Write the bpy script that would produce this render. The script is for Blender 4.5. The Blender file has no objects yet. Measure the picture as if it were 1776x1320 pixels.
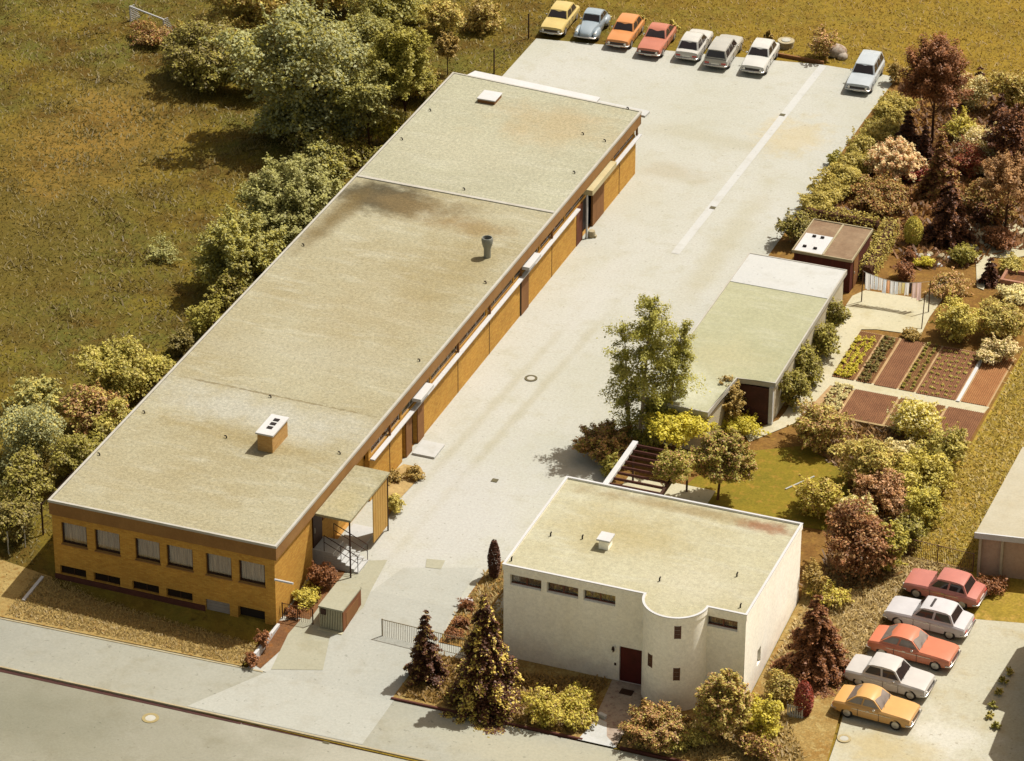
import bpy, bmesh, math, random
import numpy as np
from mathutils import Vector, Matrix
R=math.radians
S=bpy.context.scene; COL=S.collection
# ---------------------------------------------------------------- camera (calibrated from the photograph)
F=6568.97; PIT=R(29.4881); YAW=R(21.0891); ROL=R(.141)
CAM=np.array([80.5223,-144.0264,103.4944])
VD=np.array([-math.sin(YAW)*math.cos(PIT),math.cos(YAW)*math.cos(PIT),-math.sin(PIT)])
r0=np.array([math.cos(YAW),math.sin(YAW),0.]); u0=np.cross(r0,VD)
VR=math.cos(ROL)*r0+math.sin(ROL)*u0; VU=-math.sin(ROL)*r0+math.cos(ROL)*u0
cd=bpy.data.cameras.new("camera"); co=bpy.data.objects.new("camera",cd); COL.objects.link(co)
co.matrix_world=Matrix(((VR[0],VU[0],-VD[0],CAM[0]),(VR[1],VU[1],-VD[1],CAM[1]),(VR[2],VU[2],-VD[2],CAM[2]),(0,0,0,1)))
cd.sensor_width=36; cd.lens=F/1776*36; cd.clip_end=3000; cd.clip_start=1
S.camera=co
def sm(a): return min(1,max(0,a))
def ramp(y,hi,lo): return -.9*(1-sm((y-lo)/(hi-lo)))
def h(x,y):                       # height of the ground
    if y<-7.7: return -1.0
    a=ramp(y,4,-3.5)
    if -1.2<=x<=12.4 and y<=.1:
        w=sm((x+1.2)/1.2); return a*(1-w)+w*(-.9+sm((y+3.5)/3.5)*(.3-.82*sm(x/12.4)))
    b=ramp(y,11,2); c=ramp(y,17,-3.5)
    if x<22: return a
    if x<24: return a+(b-a)*(x-22)/2
    if x<36.5: return b
    if x<39.5: return b+(c-b)*(x-36.5)/3
    return c
def G(px,py,z=None):              # a spot on the ground
    v=VD+VR*(px-888)/F+VU*(660-py)/F
    zz=0 if z is None else z
    for _ in range(12):
        p=CAM+v*(zz-CAM[2])/v[2]
        if z is not None: break
        zz=.5*zz+.5*h(p[0],p[1])
    return p
def scale_at(p): return F/float((np.asarray(p)-CAM)@VD)
# ---------------------------------------------------------------- materials
def lin(r,g,b):
    return tuple(.6*((c/255)/12.92 if c/255<=.04045 else ((c/255+.055)/1.055)**2.4) for c in (r,g,b))   # surface colours; the exposure below lifts them
def col(c): return (c[0],c[1],c[2],1)
class N:
    def __init__(s,name):
        m=bpy.data.materials.new(name); m.use_nodes=True; s.m=m; s.t=m.node_tree; s.n=s.t.nodes; s.l=s.t.links
        s.b=s.n["Principled BSDF"]
        s.co=s.n.new("ShaderNodeTexCoord").outputs["Object"]
    def noise(s,scale,detail=4,rough=.55,vec=None,stretch=None):
        n=s.n.new("ShaderNodeTexNoise"); n.inputs["Scale"].default_value=scale; n.inputs["Detail"].default_value=detail; n.inputs["Roughness"].default_value=rough
        v=vec or s.co
        if stretch:
            mp=s.n.new("ShaderNodeMapping"); mp.inputs["Scale"].default_value=stretch; s.l.new(v,mp.inputs["Vector"]); v=mp.outputs[0]
        s.l.new(v,n.inputs["Vector"]); return n.outputs["Fac"]
    def rng(s,v,a,b,c=0,d=1,smooth=False):
        n=s.n.new("ShaderNodeMapRange"); n.inputs[1].default_value=a; n.inputs[2].default_value=b; n.inputs[3].default_value=c; n.inputs[4].default_value=d
        if smooth: n.interpolation_type='SMOOTHSTEP'
        s.l.new(v,n.inputs[0]); return n.outputs[0]
    def math(s,op,a,b):
        n=s.n.new("ShaderNodeMath"); n.operation=op
        for i,x in enumerate((a,b)):
            if isinstance(x,(int,float)): n.inputs[i].default_value=x
            else: s.l.new(x,n.inputs[i])
        return n.outputs[0]
    def mix(s,f,a,b):
        n=s.n.new("ShaderNodeMix"); n.data_type='RGBA'
        for i,x in ((0,f),(6,a),(7,b)):
            if isinstance(x,(int,float)): n.inputs[i].default_value=x
            elif isinstance(x,tuple): n.inputs[i].default_value=col(x)
            else: s.l.new(x,n.inputs[i])
        return n.outputs[2]
    def ellipse(s,cx,cy,rx,ry,soft=.5,wob=.35,wsc=.5,ang=0):
        mp=s.n.new("ShaderNodeMapping"); mp.vector_type='TEXTURE'
        mp.inputs["Location"].default_value=(cx,cy,0); mp.inputs["Scale"].default_value=(rx,ry,1e6); mp.inputs["Rotation"].default_value=(0,0,ang)
        s.l.new(s.n.new("ShaderNodeNewGeometry").outputs["Position"],mp.inputs[0])
        d=s.n.new("ShaderNodeVectorMath"); d.operation='LENGTH'; s.l.new(mp.outputs[0],d.inputs[0])
        w=s.rng(s.noise(wsc,5,.65),.3,.7,-wob,wob)
        return s.rng(s.math('ADD',d.outputs["Value"],w),1-soft,1+soft*.6,1,0,True)
    def bump(s,v,strength,dist=.02):
        n=s.n.new("ShaderNodeBump"); n.inputs["Strength"].default_value=strength; n.inputs["Distance"].default_value=dist
        s.l.new(v,n.inputs["Height"]); s.l.new(n.outputs[0],s.b.inputs["Normal"])
    def out(s,c,rough=.85,spec=.3,metal=0):
        if isinstance(c,tuple): s.b.inputs["Base Color"].default_value=col(c)
        else: s.l.new(c,s.b.inputs["Base Color"])
        s.b.inputs["Roughness"].default_value=rough; s.b.inputs["Specular IOR Level"].default_value=spec; s.b.inputs["Metallic"].default_value=metal
        return s.m
def mul(c,k): return tuple(min(1,x*k) for x in c)
def M(name,c1,c2=None,sc=.6,grain=6,ga=.12,rough=.85,spec=.3,bump=0,metal=0,c3=None,sc3=2.5):
    n=N(name); c2=c2 or mul(c1,.85)
    c=n.mix(n.rng(n.noise(sc,5,.6),.35,.65),c1,c2)
    if c3: c=n.mix(n.rng(n.noise(sc3,5,.65),.52,.68),c,c3)
    g=n.noise(grain,2,.7)
    k=n.rng(g,.28,.72,1-ga,1+ga)
    mm=n.n.new("ShaderNodeVectorMath"); mm.operation='SCALE'; n.l.new(c,mm.inputs[0]); n.l.new(k,mm.inputs["Scale"])
    if bump: n.bump(g,bump)
    return n.out(mm.outputs[0],rough,spec,metal)
def leafmat(name,c,spread=.5,tr=.25):
    c=tuple(min(.8,x*1.38) for x in c)
    n=N(name)
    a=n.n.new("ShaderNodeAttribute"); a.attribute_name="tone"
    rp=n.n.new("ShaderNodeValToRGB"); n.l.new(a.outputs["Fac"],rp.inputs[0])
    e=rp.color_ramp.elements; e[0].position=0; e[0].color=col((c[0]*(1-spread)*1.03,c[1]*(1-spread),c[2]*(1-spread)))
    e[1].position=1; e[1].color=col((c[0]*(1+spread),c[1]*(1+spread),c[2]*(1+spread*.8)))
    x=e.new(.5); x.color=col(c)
    n.l.new(rp.outputs[0],n.b.inputs["Base Color"]); n.b.inputs["Roughness"].default_value=.55; n.b.inputs["Specular IOR Level"].default_value=.35
    t=n.n.new("ShaderNodeBsdfTranslucent"); n.l.new(rp.outputs[0],t.inputs[0])
    mx=n.n.new("ShaderNodeMixShader"); mx.inputs[0].default_value=tr
    n.l.new(n.b.outputs[0],mx.inputs[1]); n.l.new(t.outputs[0],mx.inputs[2]); n.l.new(mx.outputs[0],n.n["Material Output"].inputs[0])
    return n.m
def glassmat(name,tint=(.75,.75,.72),refl=.12):
    n=N(name); n.n.remove(n.b)
    t=n.n.new("ShaderNodeBsdfTransparent"); t.inputs[0].default_value=col(tint)
    g=n.n.new("ShaderNodeBsdfGlossy"); g.inputs["Roughness"].default_value=.03
    mx=n.n.new("ShaderNodeMixShader"); mx.inputs[0].default_value=refl
    n.l.new(t.outputs[0],mx.inputs[1]); n.l.new(g.outputs[0],mx.inputs[2]); n.l.new(mx.outputs[0],n.n["Material Output"].inputs[0]); return n.m
# ---------------------------------------------------------------- mesh helpers
class MB:
    def __init__(s): s.v=[]; s.f=[]
    def add(s,vs,fs):
        o=len(s.v); s.v+= [tuple(map(float,p)) for p in vs]; s.f+=[tuple(o+i for i in f) for f in fs]; return s
    def box(s,x0,x1,y0,y1,z0,z1):
        return s.add([(x0,y0,z0),(x1,y0,z0),(x1,y1,z0),(x0,y1,z0),(x0,y0,z1),(x1,y0,z1),(x1,y1,z1),(x0,y1,z1)],
            [(3,2,1,0),(4,5,6,7),(0,1,5,4),(1,2,6,5),(2,3,7,6),(3,0,4,7)])
    def prism(s,poly,z0,z1):
        n=len(poly); z=lambda zz,p: zz(p[0],p[1]) if callable(zz) else zz
        a=sum(poly[i][0]*poly[(i+1)%n][1]-poly[(i+1)%n][0]*poly[i][1] for i in range(n))
        if a<0: poly=poly[::-1]
        s.add([(p[0],p[1],z(z0,p)) for p in poly]+[(p[0],p[1],z(z1,p)) for p in poly],
            [tuple(range(n-1,-1,-1)),tuple(range(n,2*n))]+[(i,(i+1)%n,n+(i+1)%n,n+i) for i in range(n)]); return s
    def tube(s,pts,rads,seg=6):
        if isinstance(rads,(int,float)): rads=[rads]*len(pts)
        P=[Vector(p) for p in pts]; rings=[]
        for i,p in enumerate(P):
            d=(P[min(i+1,len(P)-1)]-P[max(i-1,0)]).normalized()
            a=Vector((0,0,1)) if abs(d.z)<.9 else Vector((1,0,0))
            x=d.cross(a).normalized(); y=d.cross(x).normalized()
            rings.append([p+(x*math.cos(2*math.pi*k/seg)+y*math.sin(2*math.pi*k/seg))*rads[i] for k in range(seg)])
        vs=[q for r in rings for q in r]; n=len(P)
        fs=[(i*seg+k,(i+1)*seg+k,(i+1)*seg+(k+1)%seg,i*seg+(k+1)%seg) for i in range(n-1) for k in range(seg)]
        fs+=[tuple(range(seg)),tuple((n-1)*seg+k for k in range(seg-1,-1,-1))]
        return s.add(vs,fs)
    def lathe(s,prof,c=(0,0,0),seg=20,axis='z'):
        vs=[];n=len(prof)
        for r,z in prof:
            for k in range(seg):
                a=2*math.pi*k/seg; p=(r*math.cos(a),r*math.sin(a),z)
                if axis=='y': p=(p[0],p[2],p[1])
                if axis=='x': p=(p[2],p[0],p[1])
                vs.append((c[0]+p[0],c[1]+p[1],c[2]+p[2]))
        fs=[(i*seg+k,i*seg+(k+1)%seg,(i+1)*seg+(k+1)%seg,(i+1)*seg+k) for i in range(n-1) for k in range(seg)]
        fs+=[tuple(range(seg-1,-1,-1)),tuple((n-1)*seg+k for k in range(seg))]
        return s.add(vs,fs)
    def ell(s,c,r,seg=14,rings=8):
        vs=[];fs=[]
        for i in range(rings+1):
            t=math.pi*i/rings
            for k in range(seg):
                a=2*math.pi*k/seg
                vs.append((c[0]+r[0]*math.sin(t)*math.cos(a),c[1]+r[1]*math.sin(t)*math.sin(a),c[2]+r[2]*math.cos(t)))
        for i in range(rings):
            for k in range(seg): fs.append((i*seg+k,(i+1)*seg+k,(i+1)*seg+(k+1)%seg,i*seg+(k+1)%seg))
        return s.add(vs,fs)
    def holed(s,axis,at,th,u0,u1,z0,z1,holes):      # a wall slab with openings; axis 'y': faces -y at y=at, 'x': faces +x at x=at
        us=sorted({u0,u1}|{a for q in holes for a in q[:2]}); zs=sorted({z0,z1}|{a for q in holes for a in q[2:]})
        us=[u for u in us if u0<=u<=u1]; zs=[z for z in zs if z0<=z<=z1]
        solid=lambda i,j: 0<=i<len(us)-1 and 0<=j<len(zs)-1 and not any(q[0]<=(us[i]+us[i+1])/2<=q[1] and q[2]<=(zs[j]+zs[j+1])/2<=q[3] for q in holes)
        pt=(lambda u,w,z:(u,at+w,z)) if axis=='y' else (lambda u,w,z:(at-w,u,z))
        for i in range(len(us)-1):
            for j in range(len(zs)-1):
                if not solid(i,j): continue
                a,b,c,d=us[i],us[i+1],zs[j],zs[j+1]
                q=lambda *P:s.add([pt(*p) for p in P],[(0,1,2,3)])
                q((a,0,c),(b,0,c),(b,0,d),(a,0,d)); q((b,th,c),(a,th,c),(a,th,d),(b,th,d))
                if not solid(i-1,j): q((a,th,c),(a,0,c),(a,0,d),(a,th,d))
                if not solid(i+1,j): q((b,0,c),(b,th,c),(b,th,d),(b,0,d))
                if not solid(i,j-1): q((a,th,c),(b,th,c),(b,0,c),(a,0,c))
                if not solid(i,j+1): q((a,0,d),(b,0,d),(b,th,d),(a,th,d))
        return s
    def build(s,name,mat,parent=None,smooth=0,bevel=0,weld=False):
        me=bpy.data.meshes.new(name); o=bpy.data.objects.new(name,me); COL.objects.link(o)
        off=Vector((0,0,0)); p=parent
        while p is not None: off+=Vector(p.location); p=p.parent
        me.from_pydata([(a-off.x,b-off.y,c-off.z) for a,b,c in s.v],[],s.f)
        if weld:
            bm=bmesh.new(); bm.from_mesh(me); bmesh.ops.remove_doubles(bm,verts=bm.verts,dist=1e-4); bm.to_mesh(me); bm.free()
        me.materials.append(mat)
        if smooth:
            me.polygons.foreach_set("use_smooth",[True]*len(me.polygons)); me.set_sharp_from_angle(angle=R(smooth))
        if parent is not None: o.parent=parent
        if bevel:
            b=o.modifiers.new("bevel",'BEVEL'); b.width=bevel; b.segments=2; b.limit_method='ANGLE'; b.angle_limit=R(35)
        return o
def tag(o,label=None,cat=None,group=None,kind=None):
    if label: o["label"]=label
    if cat: o["category"]=cat
    if group: o["group"]=group
    if kind: o["kind"]=kind
    return o
def empty(name,loc,label,cat,group=None,rz=0):
    o=bpy.data.objects.new(name,None); COL.objects.link(o); o.location=loc; o.rotation_euler=(0,0,rz); o.empty_display_size=.3
    return tag(o,label,cat,group)
def copytree(o,parent=None):
    c=o.copy(); COL.objects.link(c)
    if parent is not None: c.parent=parent
    for ch in list(o.children): copytree(ch,c)
    return c
XS=[-1.21,-1.2,-.6,0,1.5,4,6.5,9,11,12.4,12.41,22,24,30,36.5,39.5,48]; YS=[17,11,4,2,.11,.1,-1.2,-2.4,-3.5,-7.69,-7.71]
def sheet(name,poly,mat,off,xs=XS,ys=YS,kind='structure',holes=None):
    bm=bmesh.new(); f=bm.faces.new([bm.verts.new((p[0],p[1],0)) for p in poly]); bmesh.ops.triangulate(bm,faces=bm.faces[:])
    for ax,vals in ((Vector((1,0,0)),xs),(Vector((0,1,0)),ys)):
        for v in vals: bmesh.ops.bisect_plane(bm,geom=bm.verts[:]+bm.edges[:]+bm.faces[:],plane_co=ax*v,plane_no=ax)
    for v in bm.verts: v.co.z=h(v.co.x,v.co.y)+off
    bmesh.ops.recalc_face_normals(bm,faces=bm.faces[:])
    if sum(f.normal.z for f in bm.faces)<0: bmesh.ops.reverse_faces(bm,faces=bm.faces[:])
    me=bpy.data.meshes.new(name); bm.to_mesh(me); bm.free(); me.materials.append(mat)
    o=bpy.data.objects.new(name,me); COL.objects.link(o); o["kind"]=kind; return o
# ================================================================ SETTING
def gpoly(*px): return [tuple(G(*p)[:2]) for p in px]
m_meadow=None
n=N("meadow_grass_ground")
c=n.mix(n.rng(n.noise(.11,5,.6),.43,.57),lin(132,114,40),lin(106,104,44))
c=n.mix(n.rng(n.noise(.3,5,.65),.45,.62),c,lin(102,80,32))
c=n.mix(n.math('MULTIPLY',n.rng(n.noise(1.3,4,.7),.55,.68),.7),c,lin(150,124,54))
gx=n.n.new("ShaderNodeSeparateXYZ"); n.l.new(n.co,gx.inputs[0])
c=n.mix(n.math('MULTIPLY',n.rng(gx.outputs[0],-8,22,0,1,True),n.rng(n.noise(.5,4,.6),.2,.8,.35,1)),c,lin(168,138,52))
c=n.mix(n.ellipse(-20,30,9,12,.8,.5,.2),c,lin(110,96,40))
c=n.mix(n.math('MULTIPLY',n.ellipse(-21,46,5,9,.8,.6,.3),.8),c,lin(152,120,56))
c=n.mix(n.math('MULTIPLY',n.rng(n.noise(2.2,4,.7,stretch=(.7,1.5,1)),.56,.7),.75),c,lin(84,68,30))
g=n.noise(6,4,.8)
k=n.n.new("ShaderNodeVectorMath"); k.operation='SCALE'; n.l.new(c,k.inputs[0]); n.l.new(n.rng(g,.25,.75,.72,1.25),k.inputs["Scale"])
n.bump(n.noise(4,4,.7),.6,.15)
m_meadow=n.out(k.outputs[0],.95,.1)
def concrete(name,c1,c2,c3,ga=.09,extra=(),bs=.15):
    n=N(name)
    c=n.mix(n.rng(n.noise(.12,5,.6),.36,.64),c1,c2)
    c=n.mix(n.math('MULTIPLY',n.rng(n.noise(.7,5,.65),.52,.7),.6),c,c3)
    for e in extra: c=n.mix(n.math('MULTIPLY',n.ellipse(*e[0]),e[2]),c,e[1])
    c=n.mix(n.math('MULTIPLY',n.rng(n.noise(4,2,.5),.69,.72),.4),c,mul(c3,.45))
    g=n.noise(7,3,.85)
    k=n.n.new("ShaderNodeVectorMath"); k.operation='SCALE'; n.l.new(c,k.inputs[0]); n.l.new(n.rng(g,.3,.7,1-ga,1+ga),k.inputs["Scale"])
    n.bump(g,bs,.01)
    return n.out(k.outputs[0],.9,.2)
m_yard=concrete("yard_concrete",lin(197,196,180),lin(204,203,192),lin(189,186,164),.12,
   [((19.8,62,2.2,2.6,.7,.6,.8),lin(206,188,140),.5),((14.5,54.6,2.6,1.3,.7,.4,.5),lin(180,170,140),.5),((16.2,20,.3,16,.9,.5,.5,-.05),lin(182,177,150),.55),((14.6,21,.3,15,.9,.5,.6,-.05),lin(182,177,150),.5),((20.5,47,.9,9,.9,.5,.4),lin(186,180,150),.5),((15,60,6,1.2,.9,.6,.3),lin(184,178,150),.45),((15.5,38,1.3,5,.8,.6,.4),lin(206,205,196),.6),
    ((17,12,3,8,.8,.6,.3),lin(202,201,194),.7)])
m_road=concrete("road_asphalt",lin(154,151,130),lin(166,163,145),lin(143,138,116),.1,[((2,-11,8,3,.9,.5,.2),lin(134,133,113),.7),((24,-9,9,3,.8,.5,.3),lin(186,183,166),.8)])
m_pave=concrete("pavement_concrete",lin(170,168,150),lin(178,177,162),lin(158,153,130),.1,[((30,-5,9,2,.8,.4,.3),lin(190,185,160),.7),((-6,-6,9,3,.8,.4,.3),lin(160,160,148),.7)])
m_drive=concrete("driveway_concrete",lin(188,188,176),lin(194,194,182),lin(178,175,158),.09)
m_patch=concrete("driveway_patch",lin(180,177,152),lin(186,183,160),lin(170,164,134),.09)
m_strip=concrete("drain_strip",lin(208,208,204),lin(214,214,208),lin(194,192,180),.06)
m_lot=concrete("parking_gravel",lin(200,193,164),lin(206,201,178),lin(188,172,128),.13,[((46,3,2.5,1.5,.9,.6,.8),lin(226,222,208),.7),((43.5,1,3,1.2,.9,.6,.6),lin(200,182,132),.7)],.3)
m_path=concrete("garden_path",lin(208,200,164),lin(214,206,176),lin(192,178,132),.1)
m_lawn=M("dry_lawn",lin(190,164,104),lin(174,146,88),.9,16,.3,.95,.1,.4,c3=lin(150,112,56),sc3=4)
m_gl=M("garden_lawn",lin(150,130,44),lin(132,120,40),.5,9,.2,.95,.1,.3,c3=lin(168,134,56),sc3=2.2)
m_rl=M("rough_grass",lin(174,148,60),lin(152,132,52),.35,7,.26,.95,.1,.4,c3=lin(198,160,82),sc3=1.4)
m_soil=M("bed_soil",lin(140,102,68),lin(124,86,56),.8,9,.25,.95,.1,.4,c3=lin(150,100,52),sc3=2.5)
m_cover=M("garden_ground",lin(150,114,60),lin(130,94,48),.5,7,.25,.95,.1,.4,c3=lin(160,124,60),sc3=1.6)
m_verge=M("verge_grass",lin(176,150,92),lin(160,124,66),.8,10,.28,.95,.1,.5,c3=lin(190,168,110),sc3=3)
m_kerb=M("kerb_stone",lin(196,184,150),lin(180,164,128),1.5,9,.1)
m_kerbd=M("gutter_stone",lin(66,36,30),lin(84,48,38),1.5,9,.15)
m_white=M("white_paint",(.46,.455,.45),(.42,.415,.40),.8,9,.05,.6)
sheet("meadow",[(-320,-120),(420,-120),(420,560),(-320,560)],m_meadow,-.045)
ry=lambda x:-7.82+.0135*x
ky=lambda x:(-3.86+.029*x if x<20 else -3.35)
sheet("road",[(-200,-15.5),(300,-15.5),(300,-7.6),(60,-7.6),(30,ry(24)-.02),(0,ry(0)-.02),(-200,-7.9)],m_road,.0)
sheet("pavement",[(-200,-7.6),(0,ry(0)+.1),(30,ry(24)+.1),(300,-7.4),(300,-3.4),(42,-3.4),(20,-3.4),(13.2,ky(13.2)),(0,ky(0)),(-200,-3.9)],m_pave,.0)
for o in list(COL.objects):
    if o.name in("road","pavement"):
        for v in o.data.vertices: v.co.z=-.992 if o.name=="road" else -.892
k=MB().prism([(-200,-7.9),(0,ry(0)),(30,ry(24)),(300,-7.5),(300,-7.38),(30,ry(24)+.12),(0,ry(0)+.12),(-200,-7.78)],-1.2,-.884); o=k.build("kerb",m_kerb,bevel=.02); o["kind"]="structure"
k=MB().prism([(-60,ry(-60)-.3),(14,ry(14)-.24),(14,ry(14)-.003),(-60,ry(-60)-.003)],-1.2,-.984); k.prism([(14.02,ry(14)-.2),(30,ry(24)-.09),(90,-7.65),(90,-7.503),(30,ry(24)-.003),(14.02,ry(14)-.003)],-1.2,-.984)
o=k.build("gutter",m_kerbd); o["kind"]="structure"
sheet("yard",[(12.3,-3.45),(24,-3.3),(24,11.05),(23.35,11.05),(23.35,66),(23.5,73.0),(18.5,73.06),(-.4,70.1),(-.36,64.7),(-.3,52),(12.3,52)],m_yard,.012)
sheet("driveway",gpoly((470,1162),(560,1163),(572,1106),(606,1052),(640,1030),(700,985),(830,985),(764,1105),(684,1214))+[(20.2,ry(20)+.13),(11.0,ry(11)+.13)],m_drive,.022)
o=sheet("driveway_edge",gpoly((618,974),(672,972),(630,1055),(572,1106),(560,1163),(470,1162),(500,1100)),m_patch,.034)
sheet("yard_patch",gpoly((740,970),(772,973),(765,988),(738,985)),m_patch,.036)
for o in COL.objects:
    if o.name in("driveway","driveway_edge"):
        for v in o.data.vertices:
            if v.co.y<-3.45: v.co.z=(-.88 if o.name=="driveway" else -.87)
sheet("drainage_channel",[(17.9,44.4),(18.4,44.4),(18.75,72.9),(18.25,72.9)],m_strip,.026)
sheet("front_lawn",[(-9,-3.98),(-1.0,ky(-1)+.1),(12.0,ky(12)+.1),(12.0,.05),(-1,.05),(-5,.6),(-9,.2)],m_lawn,.05)
k=MB().prism([(-30,ky(-30)-.06),(13.2,ky(13.2)-.06),(13.2,ky(13.2)+.06),(-30,ky(-30)+.06)],-1.2,-.86); o=k.build("lawn_kerb",m_kerb,bevel=.015); o["kind"]="structure"
sheet("gate_bed",gpoly((478,1078),(548,1072),(535,1085),(452,1160),(428,1150)),m_soil,.03)
sheet("entrance_bed",[(12.5,.9),(13.8,.9),(13.95,4.5),(13.9,7.3),(13.3,7.3),(12.5,7.3)],m_soil,.04)
sheet("planting_bed",gpoly((646,842),(700,806),(730,812),(735,822),(690,870),(672,900),(662,890)),M("bed_gravel",lin(196,170,116),lin(180,150,98),1,9,.2,.95,.1,.3),.05)
sheet("side_bed",[(20.6,8.3),(22.3,11.0),(23.6,11.0),(23.65,1.3),(20.6,1.3)],M("bed_grass",lin(180,146,78),lin(160,110,62),.6,9,.25,.95,.1,.4,c3=lin(140,84,56),sc3=1.2),.04)
sheet("house_bed",[(20.05,-3.3),(20.3,.35),(23.6,.5),(23.6,2.1),(30,2.1),(30,-3.2)],m_verge,.05)
sheet("tower_bed",[(31.3,2.1),(38.5,2.1),(40.6,5.2),(41.4,-1),(41.7,-3.3),(31.7,-3.25)],m_verge,.06)
k=MB()
k.prism([(20.0,-3.42),(29.9,-3.32),(29.9,-3.2),(20.0,-3.3)],-1.1,-.78); k.prism([(31.8,-3.3),(41.7,-3.3),(41.7,-3.18),(31.8,-3.18)],-1.1,-.78)
o=k.build("bed_kerb",M("bed_kerb_stone",lin(110,62,46),lin(90,48,38),2,9,.12),bevel=.015); o["kind"]="structure"
m_flag=M("flagstone",lin(198,178,156),lin(180,160,140),1.6,9,.14,.85,.3,.3,c3=lin(150,118,104),sc3=4)
sheet("entry_path",[(29.5,2.08),(31.1,2.08),(31.5,.6),(31.6,-3.2),(30.0,-3.2),(29.75,-.5)],m_flag,.075)
sheet("path_slab",[(29.95,-1.3),(30.5,-1.5),(30.9,-2.6),(31.7,-3.35),(29.7,-3.35)],m_strip,.085)
# gardens, lot
sheet("garden_ground",[(23.36,11.1),(40.2,11.1),(40.4,40),(42,46),(60,47),(60,73),(23.5,73),(23.36,66)],m_cover,.03)
sheet("rough_lawn",[(36.4,11.1),(40.2,11.8),(70,18),(70,47),(40.3,46.9),(40.25,28),(38,16)],m_rl,.055)
sheet("garden_lawn",gpoly((1160,870),(1205,830),(1290,785),(1390,775),(1470,790),(1470,880),(1450,925),(1392,915),(1380,905)),m_gl,.06)
sheet("parking_lot",[(41.7,-3.42),(70,-3.42),(70,18),(44,15.6),(40.9,15.0),(40.55,9),(40.75,5),(41.3,1)],m_lot,.05)
sheet("grass_verge",[(36.3,2.1),(38.4,2.1),(40.7,5),(41.3,1),(40.75,5.2),(40.55,9),(40.9,15),(43.6,15.6),(43.6,17),(37,17),(36.3,11.2)],m_verge,.07)
sheet("garden_path",gpoly((1458,545),(1478,515),(1500,505),(1600,520),(1640,478),(1652,496),(1612,552),(1597,583),(1520,573),(1494,573),(1447,645),(1450,654),(1716,708),(1702,722),(1440,670),(1380,735),(1300,768),(1290,755),(1350,730),(1362,716)),m_path,.07)
pc=G(1735,417)
sheet("circle_path",[(pc[0]+2.5*math.cos(t),pc[1]+2.35*math.sin(t)) for t in np.linspace(0,6.283,29)[:-1]],m_path,.07)
sheet("circle_bed",[(pc[0]+.1+1.25*math.cos(t),pc[1]+.1+1.15*math.sin(t)) for t in np.linspace(0,6.283,25)[:-1]],m_soil,.09)
sheet("rockery_path",gpoly((1692,440),(1722,446),(1712,478),(1706,505),(1694,500)),m_path,.085)
m_s1=M("soil_umber",lin(140,102,66),lin(126,90,58),1.5,9,.2,.95,.1,.5); m_s2=M("soil_red",lin(148,106,76),lin(134,94,68),1.2,9,.22,.95,.1,.5); m_s3=M("soil_tan",lin(178,128,84),lin(164,114,74),1.2,9,.16,.95,.1,.3)
for nm,x0,x1,y0,y1,mm in [("lettuce_soil",31.1,32.38,33.5,39.1,m_s1),("cabbage_soil",32.5,33.4,33.5,39.1,m_s1),("seedling_soil",33.55,34.85,33.45,39.1,m_s2),("carrot_soil",34.97,35.85,33.45,39.1,m_s1),("tilled_soil",35.97,38.2,33.4,39.1,m_s2),("bare_soil",38.55,40.0,33.4,39.1,m_s3),
   ("salad_soil",31.5,32.6,29.2,32.6,m_s1),("dug_soil",32.75,35.2,29.2,32.6,m_s2),("herb_soil",35.35,37.9,29.2,32.6,m_s1),("corner_soil",38.05,40.1,29.2,32.6,m_s2)]:
    bm=MB(); nx=int((x1-x0)/.11)
    for i in range(nx):                # furrows: low ridges along the bed
        xa=x0+(x1-x0)*i/nx; xb=x0+(x1-x0)*(i+1)/nx; xm=(xa+xb)/2
        bm.add([(xa,y0,.08),(xm,y0,.12),(xb,y0,.08),(xa,y1,.08),(xm,y1,.12),(xb,y1,.08)],[(0,1,4,3),(1,2,5,4)])
    bm.box(x0,x1,y0,y1,-.1,.079)
    o=bm.build(nm,mm); o["kind"]="structure"
sheet("bed_paths",[(31.0,29.1),(40.1,29.1),(40.1,39.2),(31.0,39.2)],M("trodden_earth",lin(200,168,120),lin(186,150,104),2,9,.12),.062)
def thing1(mb,name,mat,label,cat,group=None,**kw): return tag(mb.build(name,mat,**kw),label,cat,group)
thing1(MB().box(38.28,38.48,33.3,39.15,.08,.14),"plank",m_white,"white board laid lengthwise between red tilled soil and bare tan soil","plank",bevel=.01)
b=MB().box(31.4,40.1,28.95,29.12,-.1,.26); thing1(b,"bed_edging",M("edging_stone",lin(196,172,120),lin(176,150,104),1.5,9,.12),"long pale stone edging along the front of the lower vegetable bed","edging",bevel=.015)
b=MB().prism([(12.42,-2.9),(12.58,-2.9),(12.58,.0),(12.42,.0)],-1.3,-.32); thing1(b,"retaining_wall",m_white,"low white retaining wall beside the front lawn at the building corner","wall",bevel=.02)
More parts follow.
